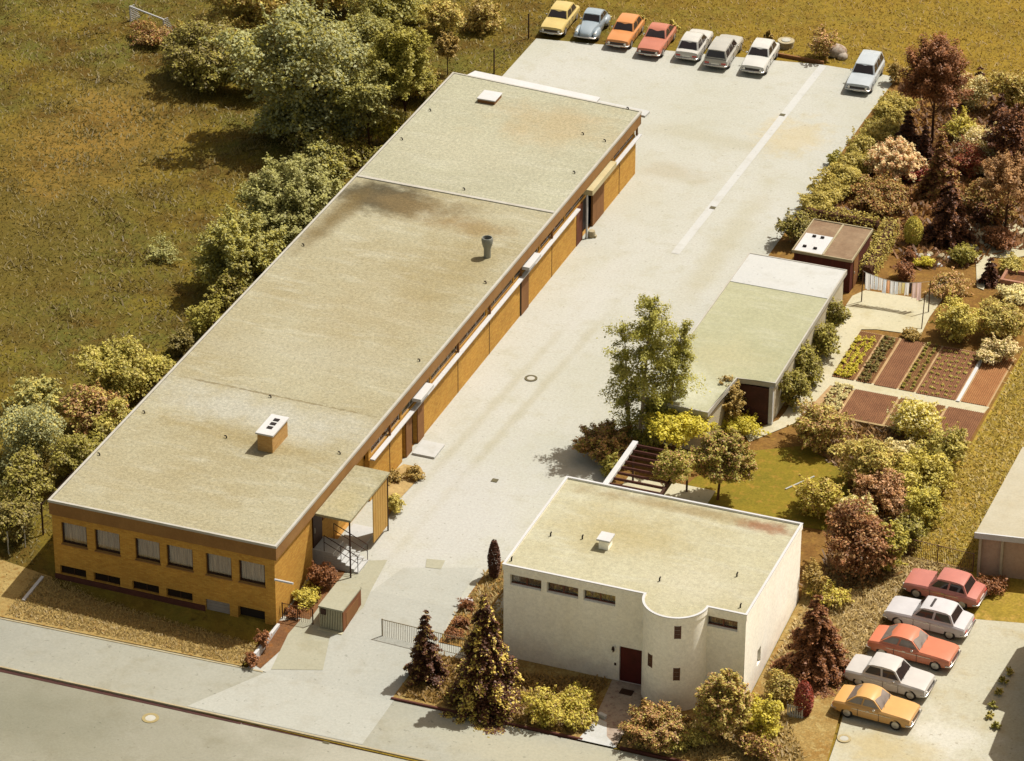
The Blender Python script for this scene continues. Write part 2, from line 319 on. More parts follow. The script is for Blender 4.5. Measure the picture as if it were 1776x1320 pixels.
# manholes and drains
m_iron=M("cast_iron",lin(120,112,80),lin(98,90,64),3,12,.15,.6); m_lidc=M("lid_concrete",lin(206,204,190),lin(198,194,178),2,12,.08)
def manhole(px,py,r,label,rim=m_iron,dz=.03,grp=None):
    p=G(px,py); z=p[2]+dz
    if p[1]<-7.7: z=-.985
    e=empty("manhole_cover",(p[0],p[1],z),label,"manhole",grp)
    MB().lathe([(r,-.1),(r,.02),(r*.62,.02),(r*.62,-.1)],(p[0],p[1],z),24).build("rim",rim,e)
    MB().lathe([(r*.61,-.1),(r*.61,.012)],(p[0],p[1],z),24).build("lid",m_lidc,e)
manhole(921,657,.36,"round manhole with dark iron ring in the middle of the yard")
manhole(261,1246,.42,"round manhole with tan ring in the road",M("tan_ring",lin(180,164,112),lin(170,152,104),3,12,.1))
manhole(1464,1283,.34,"round manhole with pale lid at the edge of the gravel parking lot",M("pale_ring",lin(196,180,136),lin(186,168,124),3,12,.1),.07)
p=G(1363,80); e=empty("well_cover",(p[0],p[1],0),"round raised concrete well cover in the grass behind the parked white sedan","well cover")
MB().lathe([(.5,-.2),(.5,.3),(.56,.3),(.56,.42)],(p[0],p[1],0),24).build("ring",m_kerb,e,40); MB().lathe([(.3,.421),(.3,.46),(.2,.48)],(p[0],p[1],0),20).build("lid",m_lidc,e,40)
for px,py,l in [(1357,200,"small dark drain grate at the far end of the yard drainage strip"),(1236,361,"small dark drain grate in the middle of the yard drainage strip"),(858,834,"small brown drain grate in the lower yard above the house roof"),(567,1284,"brown gully grate beside the road kerb")]:
    p=G(px,py); z=p[2]+.03 if p[1]>-7 else -.985
    b=MB().box(p[0]-.17,p[0]+.17,p[1]-.17,p[1]+.17,z-.1,z+.008)
    for i in range(5): b.box(p[0]-.14+i*.06,p[0]-.11+i*.06,p[1]-.14,p[1]+.14,z+.008,z+.02)
    thing1(b,"drain_grate",m_iron,l,"drain")
# ================================================================ BUILDINGS
def roofmat(name,c1,c2,c3,stains=(),ga=.24):
    n=N(name)
    c=n.mix(n.rng(n.noise(.16,6,.65),.36,.64),c1,c2)
    c=n.mix(n.math('MULTIPLY',n.rng(n.noise(.55,6,.7,stretch=(.6,2.2,1)),.5,.68),.65),c,c3)
    for e in stains: c=n.mix(n.math('MULTIPLY',n.ellipse(*e[0]),e[2]),c,e[1])
    g=n.noise(5.5,3,.85); g2=n.noise(17,2,.6)
    k=n.n.new("ShaderNodeVectorMath"); k.operation='SCALE'; n.l.new(c,k.inputs[0]); n.l.new(n.math('MULTIPLY',n.rng(g,.3,.7,1-ga,1+ga),n.rng(g2,.3,.7,1-ga*.6,1+ga*.6)),k.inputs["Scale"])
    n.bump(g,.3,.02)
    return n.out(k.outputs[0],.95,.1)
def brick(name,c1,c2,mortar,sc=1):
    n=N(name)
    # running bond on any wall: use (x+y, z)
    sx=n.n.new("ShaderNodeSeparateXYZ"); n.l.new(n.co,sx.inputs[0])
    cb=n.n.new("ShaderNodeCombineXYZ"); n.l.new(n.math('ADD',sx.outputs[0],sx.outputs[1]),cb.inputs[0]); n.l.new(sx.outputs[2],cb.inputs[1])
    b=n.n.new("ShaderNodeTexBrick"); n.l.new(cb.outputs[0],b.inputs["Vector"])
    b.inputs["Color1"].default_value=col(c1); b.inputs["Color2"].default_value=col(c2); b.inputs["Mortar"].default_value=col(mortar)
    b.inputs["Scale"].default_value=1; b.inputs["Brick Width"].default_value=.25*sc; b.inputs["Row Height"].default_value=.083*sc; b.inputs["Mortar Size"].default_value=.008
    k=n.n.new("ShaderNodeVectorMath"); k.operation='SCALE'; n.l.new(b.outputs["Color"],k.inputs[0])
    n.l.new(n.math('MULTIPLY',n.rng(n.noise(.5,5,.6),.3,.7,.86,1.12),n.rng(n.noise(9,3,.8),.25,.75,.86,1.14)),k.inputs["Scale"])
    return n.out(k.outputs[0],.85,.25)
YS_=lin(196,134,40)
m_brick=brick("yellow_brick",lin(230,178,78),lin(208,150,60),lin(198,150,78))
m_hroofF=roofmat("hall_roof_gravel",lin(182,176,147),lin(172,162,128),lin(194,190,166),[
  ((2.5,37.2,2.9,1.75,.55,.35,.6),lin(84,78,60),.97),((.9,34.0,.8,4.5,.9,.35,.5,-.08),lin(122,104,66),.85),((5.2,36.9,3.2,1.4,.9,.5,.6),lin(130,112,78),.85),((8.6,35.6,2.4,1.0,.9,.5,.7),lin(150,124,80),.7),
  ((9.5,30,2.5,5,.9,.5,.5),lin(160,144,100),.5),
  ((6,11.8,7.5,1.7,.9,.45,.6,-.06),lin(190,188,172),.85),((6.5,9.0,5,.7,.8,.5,1.0,-.1),lin(162,146,102),.6),((6,13.7,6.2,.09,.8,.95,2.5,-.015),lin(120,104,70),.6),((7.5,24,4,3.5,.9,.5,.4),lin(168,152,112),.4),
  ((3,3.5,5,3,.9,.5,.5),lin(170,158,122),.4),((6,18.5,7,1.8,.9,.5,.4),lin(182,176,150),.6)])
m_hroofB=roofmat("hall_roof_new_gravel",lin(188,186,160),lin(179,176,150),lin(196,194,172),[((8.5,50,4,3,.9,.5,.5),lin(184,164,122),.6),((5,45,5,2.5,.9,.5,.4),lin(188,184,158),.6)])
m_edge=M("roof_edge_metal",lin(206,202,190),lin(194,188,172),1,9,.06,.5)
m_fasc=M("fascia_board",lin(172,128,72),lin(156,112,60),.7,10,.1)
m_dark=M("dark_opening",(.014,.008,.006),(.01,.006,.005),1,8,.1,.7)
m_pier=M("brown_door_panel",lin(156,108,60),lin(142,96,52),.9,9,.1)
m_frame=M("dark_window_frame",lin(74,44,26),lin(62,36,22),2,9,.1,.6)
m_joint=M("expansion_joint",lin(96,66,30),lin(84,56,26),2,9,.1)
m_glass=glassmat("window_glass",(.9,.88,.84),.07)
def curtmat():
    n=N("curtain_fabric"); c=n.mix(n.rng(n.noise(1.2,5,.7,stretch=(8,8,.6)),.35,.65),lin(232,214,192),lin(176,152,132)); return n.out(c,.9,.1)
m_curt=curtmat()
def curtain(x0,x1,y,z0,z1):
    b=MB(); n=int((x1-x0)/.045)
    pts=[(x0+(x1-x0)*i/n,y+.028*math.sin(i*1.9)+.012*math.sin(i*.7)) for i in range(n+1)]
    vs=[(p[0],p[1],z0) for p in pts]+[(p[0],p[1],z1) for p in pts]
    m=n+1; return b.add(vs,[(i,i+1,m+i+1,m+i) for i in range(n)])
A=(0,-.15);B=(12.5,-.02);C=(12.67,53.7);D=(-.11,54.75)
hall=empty("factory_hall",(6,0,0),"long low yellow brick hall with flat gravel roof beside the concrete yard","hall")
e=hall
# front wall (y=0)
wins=[(.52,1.95),(2.4,3.8),(4.66,6.03),(6.41,7.86),(8.58,9.99),(10.39,11.82)]
bw=[(.3,1.78),(2.2,3.7),(4.38,5.88),(6.29,7.75)]
holes=[(a,b,1.66,2.92) for a,b in wins]+[(a,b,-.22,.3) for a,b in bw]+[(8.47,9.8,-1.22,.17),(10.26,11.74,-1.2,.17)]
fw=MB().holed('y',.05,.3,0.02,12.36,-1.8,3.38,holes)
fw.holed('x',12.36,.28,.351,11.9,-1.6,3.38,[(4.6,11.9,.0,3.3)])     # side wall beside the entrance
fw.box(12.0,12.08,4.5,11.95,-.2,3.38)
fw.box(.02,.3,.36,54.6,-1.2,3.38); fw.box(.31,12.3,53.3,53.6,-.5,3.38)
fw.holed('x',12.4,.3,11.95,53.55,-.3,2.5,[(16.34,16.8,0,2.5),(17.6,18.4,0,2.5),(43.1,47.9,0,2.5)])
fw.holed('x',12.36,.2,11.95,53.55,2.5,3.38,[(12.3+4.15*i,12.3+4.15*i+3.95,2.66,3.3) for i in range(10)])
fw.build("wall",m_brick,e)
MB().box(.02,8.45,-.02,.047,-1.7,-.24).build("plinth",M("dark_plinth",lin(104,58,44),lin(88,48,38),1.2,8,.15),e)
for i,(a,b_) in enumerate(wins):
    f=MB().box(a+.002,b_-.002,.16,.22,1.662,1.74).box(a+.002,b_-.002,.16,.22,2.84,2.918).box(a+.002,a+.08,.16,.22,1.741,2.839).box(b_-.08,b_-.002,.16,.22,1.741,2.839).build("window",m_frame,e)
    MB().box(a+.08,b_-.08,.185,.195,1.74,2.84).build("pane",m_glass,f)
    curtain(a+.06,b_-.06,.33,1.66,2.9).build("curtain",m_curt,f,60)
    MB().box(a-.03,b_+.03,-.02,.155,1.60,1.658).build("window_sill",m_fasc,f)
for a,b_ in bw:
    f=MB().box(a+.002,b_-.002,.2,.26,-.218,-.17).box(a+.002,b_-.002,.2,.26,.25,.298).box((a+b_)/2-.03,(a+b_)/2+.03,.2,.26,-.169,.249).build("basement_window",m_frame,e)
    MB().box(a+.003,b_-.003,.225,.235,-.17,.25).build("pane",M("dark_glass",(.02,.014,.012),(.016,.012,.01),1,5,.1,.15),f)
g=MB()
for i in range(7): g.box(8.48,9.79,.14,.2,-1.21+i*.195,-1.21+i*.195+.185)
g.build("garage_door",M("grey_garage_door",lin(176,166,158),lin(160,150,142),1,8,.06,.6),e,bevel=.008)
MB().box(10.27,11.73,.3,.34,-1.19,.16).build("cellar_door",m_dark,e)
# interior darkness and floor
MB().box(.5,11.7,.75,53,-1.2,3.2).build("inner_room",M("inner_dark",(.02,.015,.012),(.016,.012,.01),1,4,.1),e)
# windows of the side strip, ledge
led=MB(); y=11.98
for a,b_ in ((11.98,43.05),(48.1,53.9)): led.prism([(12.42,a),(12.68,a),(12.68,b_),(12.42,b_)],2.52,2.6)
led.build("window_ledge",m_white,e,bevel=.01)
rnd=random.Random(3)
m_lite=M("pale_blind",lin(196,188,160),lin(176,166,136),.8,7,.1)
for i in range(10):
    a=12.3+4.15*i; b_=a+3.95
    if 42<a<45.5: pass
    f=MB()
    for z0,z1 in((2.662,2.71),(3.25,3.298)): f.box(12.22,12.28,a+.002,b_-.002,z0,z1)
    for t in (0,.33,.66,1): f.box(12.22,12.28,a+.002+(b_-a-.06)*t,a+.056+(b_-a-.06)*t,2.712,3.248)
    f=f.build("strip_window",m_white,e)
    MB().box(12.245,12.255,a+.06,b_-.06,2.71,3.25).build("pane",m_glass,f)
    MB().box(12.17,12.19,a+.003,b_-.003,2.66,3.3).build("blind",m_lite if i%3 else m_pier,f)
for yy in (14.65,24.34,29.06,39.0,50.6):
    MB().box(12.395,12.412,yy-.035,yy+.035,0,2.5).build("wall_joint",m_joint,e)
for yy in (14.62,19.6,24.3,29.05,33.9,38.9,53.6):
    MB().box(12.38,12.5,yy-.05,yy+.05,2.62,3.37).build("downpipe",m_pier,e)
for a,b_ in((16.8,17.6),(18.4,19.3),(33.95,35.1)): MB().box(12.38,12.46,a+.003,b_-.003,0,2.5).build("brown_panel",m_pier,e)
MB().box(12.41,12.44,33.85,33.94,0,2.5).build("wall_joint",m_dark,e)
for a,b_ in((16.34,16.8),(17.6,18.4)):
    d=MB().box(12.12,12.16,a,b_,.02,2.48).build("side_door",m_dark,e)
    MB().box(12.16,12.2,a+.08,a+.12,.98,1.1).build("handle",m_edge,d)
for a,b_ in((17.7,19.55),(33.9,35.8)): MB().box(12.42,12.95,a,b_,3.02,3.22).build("door_hood",m_white,e,bevel=.015)
# loading gate
MB().box(12.02,12.08,43.12,47.88,.0,2.5).build("gate_opening",m_dark,e)
gd=MB()
for i in range(3): gd.box(12.3,12.42,45.9+i*.66,45.9+i*.66+.645,.02,2.9)
gd.build("sliding_gate",m_pier,e)
MB().box(12.3,13.0,44.2,48.4,2.95,3.3).build("gate_hood",M("gate_hood_paint",lin(214,200,156),lin(204,188,140),1,7,.06,.6),e,bevel=.02)
MB().tube([(12.62,44.3,.05),(12.62,44.3,3.0)],.07).build("gate_post",m_white,e)
MB().prism([(12.3,43.1),(12.42,43.1),(12.42,44.15),(12.3,44.15)],0,2.5).build("brown_panel",M("rusty_door",lin(120,66,36),lin(100,54,30),1,8,.12),e)
MB().box(12.6,13.9,17.2,18.7,0,.14).build("door_step",m_strip,e,bevel=.02)
# fascia and roof
fa=MB().prism([A,B,C,D],3.38,4.12); fa.build("fascia",m_fasc,e)
ov=lambda p,q,t:(p[0]+(q[0]-p[0])*t,p[1]+(q[1]-p[1])*t)
t1=.724
LM=ov(A,D,(39.31+.15)/(54.9)); RM=ov(B,C,(39.09)/(53.72))
MB().prism([(.12,.0),(12.38,.12),(RM[0]-.12,RM[1]),(LM[0]+.12,LM[1])],4.121,4.2).build("roof",m_hroofF,e)
MB().prism([(LM[0]+.12,LM[1]+.002),(RM[0]-.12,RM[1]+.002),(12.55,53.58),(.02,54.62)],4.121,4.2).build("roof",m_hroofB,e)
ed=MB(); w=.09
def rim(poly,w,z0,z1,mb):
    c=Vector((sum(p[0] for p in poly)/len(poly),sum(p[1] for p in poly)/len(poly)))
    inn=[]; n=len(poly)
    for i in range(n):
        p=Vector(poly[i]); a=(Vector(poly[i-1])-p).normalized(); b=(Vector(poly[(i+1)%n])-p).normalized()
        inn.append(p+(a+b)*w)
    for i in range(n):
        j=(i+1)%n; mb.prism([poly[i],poly[j],tuple(inn[j]),tuple(inn[i])],z0,z1)
rim([(A[0]-.03,A[1]-.03),(B[0]+.03,B[1]-.03),(C[0]+.03,C[1]+.03),(D[0]-.03,D[1]+.03)],.13,4.1,4.235,ed)
ed.build("roof_edge",m_edge,e)
MB().prism([(LM[0]+.14,LM[1]-.14),(RM[0]-.14,RM[1]-.14),(RM[0]-.14,RM[1]+.1),(LM[0]+.14,LM[1]+.1)],4.195,4.26).build("roof_seam",m_edge,e,bevel=.02)
# chimney on the roof
ch=MB().box(7.78,8.62,8.2,10.1,4.15,5.2).build("chimney",brick("chimney_brick",lin(216,172,104),lin(200,150,84),lin(190,160,110)),e)
MB().box(7.70,8.70,8.12,10.18,5.2,5.3).build("chimney_cap",m_white,ch,bevel=.01)
for i in range(3): MB().box(8.06,8.36,8.7+.42*i,8.95+.42*i,5.3,5.33).build("flue",m_dark,ch)
vp=MB().lathe([(.2,4.2),(.2,4.75),(.3,5.05),(.34,5.3),(.3,5.45),(.26,5.45),(.24,5.2)],(10.93,32.5,0),20).build("vent_pipe",M("vent_zinc",lin(176,178,168),lin(150,150,140),2,8,.1,.5,metal=.3),e,40)
MB().lathe([(.25,5.18),(.255,5.22),(.05,5.23)],(10.93,32.5,0),16).build("vent_mouth",m_dark,vp)
sk=MB().box(2.9,4.0,51.3,52.5,4.18,4.42).build("roof_hatch",m_pier,e); MB().box(2.85,4.05,51.25,52.55,4.42,4.5).build("hatch_lid",m_white,sk,bevel=.02)
for px,py in[(251,717),(173,790),(527,427),(698,243),(747,193),(1012,234),(1050,246),(1090,190),(997,301),(728,627),(590,788),(470,690),(393,760),(843,492),(806,330)]:
    p=G(px,py,4.2)
    b=MB().tube([(p[0],p[1],4.15),(p[0],p[1],4.28),(p[0]-.05,p[1]+.03,4.33),(p[0]-.13,p[1]+.04,4.3)],.035,6).build("roof_vent",m_dark,e,50)
# rear annex roof
MB().prism([(.55,54.8),(9.5,53.98),(9.5,55.1),(.9,55.9)],3.86,4.02).build("rear_canopy",m_white,e,bevel=.02)
MB().prism([(9.52,53.98),(12.9,53.72),(12.95,54.5),(9.52,54.8)],3.8,3.95).build("rear_canopy",m_strip,e,bevel=.02)
for x,y in((1.2,55.6),(5,55.2),(9.2,54.8)): MB().tube([(x,y,-.05),(x,y,3.84)],.06).build("canopy_post",m_frame,e)
# lamp bracket at the corner
MB().tube([(12.4,-.06,2.28),(13.4,-.06,2.28)],.06,8).build("lamp_bracket",m_white,e)
# entrance: canopy, screen, steps
can=empty("entrance_canopy",(12.55,4.6,0),"flat roofed entrance canopy with slatted yellow screen on the hall side","canopy")
MB().box(12.56,14.5,4.62,9.75,3.36,3.5).build("canopy_roof",roofmat("canopy_gravel",lin(182,176,146),lin(172,164,130),lin(190,186,162),[((13.5,6.2,.9,1.6,.8,.4,1),lin(184,172,128),.6)]),can,bevel=.012)
for y in (4.72,9.62): MB().tube([(14.4,y,-.1),(14.4,y,3.36)],.045,8).build("post",m_frame,can)
sc=MB()
for i in range(6): sc.box(14.36,14.4,7.75+i*.31,7.75+i*.31+.285,.35,3.36)
sc.build("slatted_screen",M("yellow_slats",lin(214,172,92),lin(204,158,80),1,8,.08),can)
dr=MB().box(12.086,12.15,5.25,6.35,.96,3.2).build("entrance_door",m_frame,can); MB().box(12.15,12.19,5.35,5.4,1.8,2.1).build("handle",m_edge,dr)
MB().box(12.086,12.13,6.5,7.6,1.9,3.2).build("side_light",m_pier,can)
st=empty("entrance_steps",(13.2,5.2,0),"pale entrance steps with thin dark railing leading up to the hall door","steps")
b=MB()
n=7
for i in range(n): b.box(12.7+.0,13.02+.23*(n-1-i)+.23,5.15,6.5,i*.137-(.1 if i==0 else 0),(i+1)*.137-.001)
b.box(12.09,12.7,5.15,6.5,-.1,.958)
b.build("treads",m_strip,st,bevel=.015)
for yy in(5.2,6.45):
    b=MB()
    b.tube([(12.75,yy,1.9),(14.6,yy,1.05)],.025,5); b.tube([(12.75,yy,1.5),(14.6,yy,.65)],.02,5)
    for t in(0,.5,1): b.tube([(12.75+1.85*t,yy,1.9-.85*t),(12.75+1.85*t,yy,.93-.9*t)],.02,5)
    b.build("railing",m_frame,st)
b=MB().box(12.5,13.9,7.0,9.5,-.05,.1); thing1(b,"paved_landing",m_strip,"pale paved landing under the entrance canopy","paving",bevel=.02)
# bin shelter and gate fence
bs=empty("bin_shelter",(15.1,.6,h(15.1,.6)),"flat roofed slatted bin shelter beside the driveway gate","bin shelter")
z0=-.62
MB().box(14.48,15.82,.45,2.85,.82,.92).build("roof",m_patch,bs,bevel=.012)
fr=MB()
for i in range(14): fr.box(14.53+i*.09,14.53+i*.09+.05,.5,.53,z0+.28,.82)
fr.build("slatted_front",m_path,bs)
MB().box(15.74,15.8,.54,2.8,z0,.82).build("side_panel",M("brown_side",lin(150,96,54),lin(132,82,46),1,8,.12),bs); MB().box(15.8,15.815,.9,2.4,-.25,.55).build("panel_field",m_pier,bs)
MB().box(14.5,15.74,2.75,2.8,z0,.82).build("back_panel",m_pier,bs); MB().box(14.5,14.55,.54,2.74,z0,.82).build("side_panel",m_pier,bs)
MB().box(14.45,15.8,.3,.56,-1.0,z0+.24).build("concrete_base",m_path,bs,bevel=.015)
MB().box(14.62,14.9,.4,.49,.5,.8).build("letter_box",m_frame,bs)
MB().box(14.9,15.25,.28,.299,-.62,-.5).build("base_slot",m_frame,bs)
def railing(name,p,q,z0,hh,label,mat,n,base=None,nb='post'):
    e=empty(name,(p[0],p[1],z0),label,"fence"); L=Vector((q[0]-p[0],q[1]-p[1],0)); 
    b=MB()
    for zz in(.12,hh-.04): b.tube([(p[0],p[1],z0+zz),(q[0],q[1],z0+zz)],.022,5)
    for i in range(n+1):
        t=i/n; b.tube([(p[0]+L.x*t,p[1]+L.y*t,z0+.12),(p[0]+L.x*t,p[1]+L.y*t,z0+hh-.04)],.0115,4)
    b.build("bars",mat,e)
    for t in (0,.5,1): MB().tube([(p[0]+L.x*t,p[1]+L.y*t,z0-.2),(p[0]+L.x*t,p[1]+L.y*t,z0+hh)],.035,6).build("post",mat,e)
    if base:
        nrm=Vector((-L.y,L.x,0)).normalized()*.2
        MB().prism([(p[0]-nrm.x,p[1]-nrm.y),(q[0]-nrm.x,q[1]-nrm.y),(q[0]+nrm.x,q[1]+nrm.y),(p[0]+nrm.x,p[1]+nrm.y)],z0-.5,z0+.04).build("concrete_base",m_path,e,bevel=.02)
    return e
m_rail=M("railing_paint",lin(104,70,40),lin(92,60,34),2,8,.1,.5)
railing("gate_fence",(12.45,.6),(14.1,.62),-.6,1.15,"short dark railing gate between the hall corner and the bin shelter",m_rail,16)
railing("driveway_fence",(17.75,.9),(22.3,.75),-.5,1.15,"long thin railing on a concrete base standing across the driveway",M("pale_rail",lin(150,132,98),lin(138,120,88),2,8,.1,.5),46,True)
# small things by the hall
p=G(1026,411); c_=empty("concrete_bollard",(p[0],p[1],0),"squat concrete block at the foot of the gate post","bollard"); MB().lathe([(.22,-.02),(.24,.2),(.2,.42),(.1,.45)],(p[0],p[1],0),12).build("block",m_kerb,c_,40); MB().box(p[0]-.05,p[0]+.3,p[1]-.1,p[1]+.12,-.02,.16).build("foot",m_kerb,c_,bevel=.02)
def pole(name,px,py,dx,dz,label,mat,r=.04):
    p=G(px,py); return thing1(MB().tube([(p[0],p[1],p[2]-.1),(p[0]+dx,p[1],p[2]+dz)],r,8),name,mat,label,"post")
b=MB(); p=G(38,1044); q=G(72,1003); b.prism([(p[0],p[1]),(p[0]+.16,p[1]),(q[0]+.16,q[1]),(q[0],q[1])],-1.3,lambda x,y:h(x,y)+.16); thing1(b,"lawn_edging",m_white,"narrow white edging strip at the left end of the front lawn","edging")
# ---------------------------------------------------------------- white house
n=N("white_render")
c=n.mix(n.rng(n.noise(.5,6,.65,stretch=(1.6,1.6,.5)),.33,.67),(.94,.905,.79),(.88,.835,.70)); 
sz=n.n.new("ShaderNodeSeparateXYZ"); n.l.new(n.co,sz.inputs[0])
c=n.mix(n.math('MULTIPLY',n.rng(n.math('ADD',sz.outputs[2],n.rng(n.noise(.8,4,.6),.3,.7,-.5,.5)),-.7,.9,1,0,True),.3),c,lin(190,140,120))  # reddish shade low on the walls, painted into the render colour
g=n.noise(6,3,.8); k=n.n.new("ShaderNodeVectorMath"); k.operation='SCALE'; n.l.new(c,k.inputs[0]); n.l.new(n.rng(g,.3,.7,.88,1.10),k.inputs["Scale"]); n.bump(g,.25,.01)
m_render=n.out(k.outputs[0],.9,.2)
hx0,hx1,hy0,hy1=23.75,36.22,2.1,11.0
house=empty("white_house",(30,6,-.9),"white flat roofed house with round tower on the street front","house"); e=house
e.location=(30,6,0)
ww=[(24.09,25.73),(26.01,27.65),(27.91,29.57)]
w=MB().holed('y',hy0,.3,hx0,hx1,-1.4,4.22,[(a,b_,3.42,4.03) for a,b_ in ww]+[(34.25,35.8,3.44,4.03),(35.2,35.83,.62,1.15),(29.83,31.17,-.88,1.2)])
w.holed('x',hx1,.3,hy0+.301,hy1-.301,-1.4,4.22,[(4.2,4.75,.25,1.15)])
w.box(hx0,hx0+.3,hy0+.301,hy1-.301,-1.4,4.22); w.box(hx0,hx1,hy1-.3,hy1,-1.4,4.22)
w.build("wall",m_render,e)
m_win=M("house_window_frame",lin(150,96,76),lin(136,84,66),2,8,.1,.6)
for a,b_,c0,c1 in [(*q,3.42,4.03) for q in ww]+[(34.25,35.8,3.44,4.03),(35.2,35.83,.62,1.15)]:
    f=MB().box(a+.002,b_-.002,hy0+.2,hy0+.26,c0+.002,c0+.05).box(a+.002,b_-.002,hy0+.2,hy0+.26,c1-.05,c1-.002)
    if b_-a>1: f.box((a+b_)/2-.03,(a+b_)/2+.03,hy0+.2,hy0+.26,c0+.051,c1-.051)
    f=f.build("window",m_win,e)
    MB().box(a+.003,b_-.003,hy0+.225,hy0+.235,c0+.05,c1-.05).build("pane",m_glass,f)
    if b_-a>1: curtain(a,b_,hy0+.4,c0,c1).build("curtain",m_curt,f,60)
f=MB().add([(hx1-.2,4.2,.25),(hx1-.2,4.75,.25),(hx1-.2,4.75,1.15),(hx1-.2,4.2,1.15)],[(0,1,2,3)]).box(hx1-.24,hx1-.205,4.2,4.75,.25,1.15).build("side_window",m_dark,e)
dd=MB().box(29.84,31.16,hy0+.12,hy0+.18,-.87,1.19).build("door",M("oxblood_door",lin(112,44,38),lin(96,38,32),1.5,10,.12,.5),e); MB().box(31.0,31.05,hy0+.06,hy0+.12,-.02,.3).build("handle",m_edge,dd)
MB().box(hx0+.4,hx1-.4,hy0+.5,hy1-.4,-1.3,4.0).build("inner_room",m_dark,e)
tc=(32.68,hy0); tr=1.6
arc=[(tc[0]+tr*math.cos(t),tc[1]+tr*math.sin(t)) for t in np.linspace(math.pi,2*math.pi,33)]
MB().prism([(p[0],p[1]-.003) for p in arc],-1.4,4.22).build("tower",m_render,e,30)
# roof outline with tower
out=[(hx0,hy0)]+arc+[(hx1,hy0),(hx1,hy1),(hx0,hy1)]
def grow(poly,d):
    n=len(poly); r=[]
    for i in range(n):
        a,b_,c_=Vector(poly[i-1]),Vector(poly[i]),Vector(poly[(i+1)%n])
        u=(b_-a).normalized(); v=(c_-b_).normalized(); nu=Vector((u.y,-u.x)); nv=Vector((v.y,-v.x)); m=(nu+nv).normalized()
        k=d/max(.5,m.dot(nu)); r.append(tuple(b_+m*k))
    return r
o1=grow(out,.04); o0=grow(out,-.06); rm=MB(); nn=len(out)
for i in range(nn):
    j=(i+1)%nn; rm.prism([o1[i],o1[j],o0[j],o0[i]],4.221,4.52)
rm.build("parapet",m_render,e)
cp=MB(); o2=grow(out,.055); o3=grow(out,-.07)
for i in range(nn):
    j=(i+1)%nn; cp.prism([o2[i],o2[j],o3[j],o3[i]],4.521,4.56)
cp.build("coping",m_white,e)
MB().prism(grow(out,-.065),4.222,4.46).build("roof",roofmat("house_roof_gravel",lin(200,195,165),lin(190,182,147),lin(206,203,180),[((30,10.3,6,.5,.8,.5,1),lin(150,128,84),.6),((34.5,10.2,1.2,.5,.8,.5,1),lin(150,84,56),.6),((28,7,3,2,.9,.5,.4),lin(180,164,112),.6),((33.5,4,2.5,1.6,.9,.5,.4),lin(204,198,172),.6)],.18),e)
c2=MB().box(27.55,28.05,5.25,5.85,4.4,4.95).build("chimney",m_render,e); MB().box(27.45,28.15,5.15,5.95,4.95,5.05).build("chimney_cap",m_white,c2,bevel=.01)
for px,py in[(955,930),(1144,1008),(1278,1000),(1284,1054),(887,973),(1010,935)]:
    p=G(px,py,4.46); MB().tube([(p[0],p[1],4.4),(p[0],p[1],4.62),(p[0]+.04,p[1],4.72)],.04,6).build("roof_vent",m_dark,e,50)
m_gb=M("glass_block",lin(112,80,66),lin(96,66,54),3,9,.12,.4)
for ang,z0_ in ((183,2.35),(240,1.35),(292,3.35),(292,.95),(184,-.6)):
    t=R(ang); b=MB(); f=MB()
    def tp(dt,r,z): return (tc[0]+r*math.cos(t+dt),tc[1]+r*math.sin(t+dt),z)
    dw=.105
    def slab(d0,d1,r0_,r1_,a0,a1,mb): mb.add([tp(d0,r0_,a0),tp(d1,r0_,a0),tp(d1,r1_,a0),tp(d0,r1_,a0),tp(d0,r0_,a1),tp(d1,r0_,a1),tp(d1,r1_,a1),tp(d0,r1_,a1)],[(3,2,1,0),(4,5,6,7),(0,1,5,4),(1,2,6,5),(2,3,7,6),(3,0,4,7)])
    slab(-dw,dw,tr-.03,tr+.006,z0_,z0_+.74,f); f=f.build("slit_window",m_win,e)
    for i in range(3): slab(-dw*.8,dw*.8,tr,tr+.014,z0_+.015+i*.24,z0_+.245+i*.24,b)
    b.build("pane",m_gb,f)
l_=MB().tube([(29.55,hy0+.01,.86),(29.55,hy0-.16,.9),(29.55,hy0-.16,1.02)],.035,6).build("wall_lamp",m_frame,e); MB().lathe([(.02,1.0),(.08,1.02),(.06,1.16),(.02,1.2)],(29.55,hy0-.16,0),10).build("lamp_shade",m_frame,l_,50)
MB().box(29.58,29.68,hy0-.04,hy0-.003,.05,.18).build("bell_plate",m_frame,e)
b=MB().box(30.2,30.85,1.05,1.5,-.84,-.80); thing1(b,"door_mat",m_frame,"dark door mat on the flagstones before the house door","mat")
b=MB().prism([(29.9,-1.2),(30.35,-1.35),(30.4,-1.15),(30.0,-1.0)],-.9,-.62); thing1(b,"stone_block",m_white,"small white stone block at the start of the entry path","stone",bevel=.03)
# ---------------------------------------------------------------- garage row in the middle
gar=empty("garage_row",(27,34,0),"low garage row with pale gravel roof behind the pergola","garage"); e=gar
m_gw=M("garage_wall",lin(214,204,176),lin(200,186,156),.8,8,.08)
foot=[(23.8,23.2),(27.2,23.05),(27.4,27.3),(29.55,27.45),(29.4,41.1),(23.8,41.1)]
MB().prism(foot,-.1,2.38).build("wall",m_gw,e)
g1=[(23.7,23.1),(27.3,22.95),(27.5,27.15),(29.7,27.3),(29.56,37.6),(23.7,37.6)]
g2=[(23.7,37.602),(29.56,37.602),(29.5,41.25),(23.7,41.25)]
MB().prism(g1,2.381,2.6).build("roof",roofmat("garage_gravel",lin(188,187,154),lin(178,177,142),lin(196,195,168),[((26,29,3,2,.9,.5,.4),lin(190,184,146),.6),((25.4,25,1.6,2,.9,.4,.5),lin(214,214,190),.7)],.13),e)
MB().prism(g2,2.381,2.63).build("roof",m_strip,e)
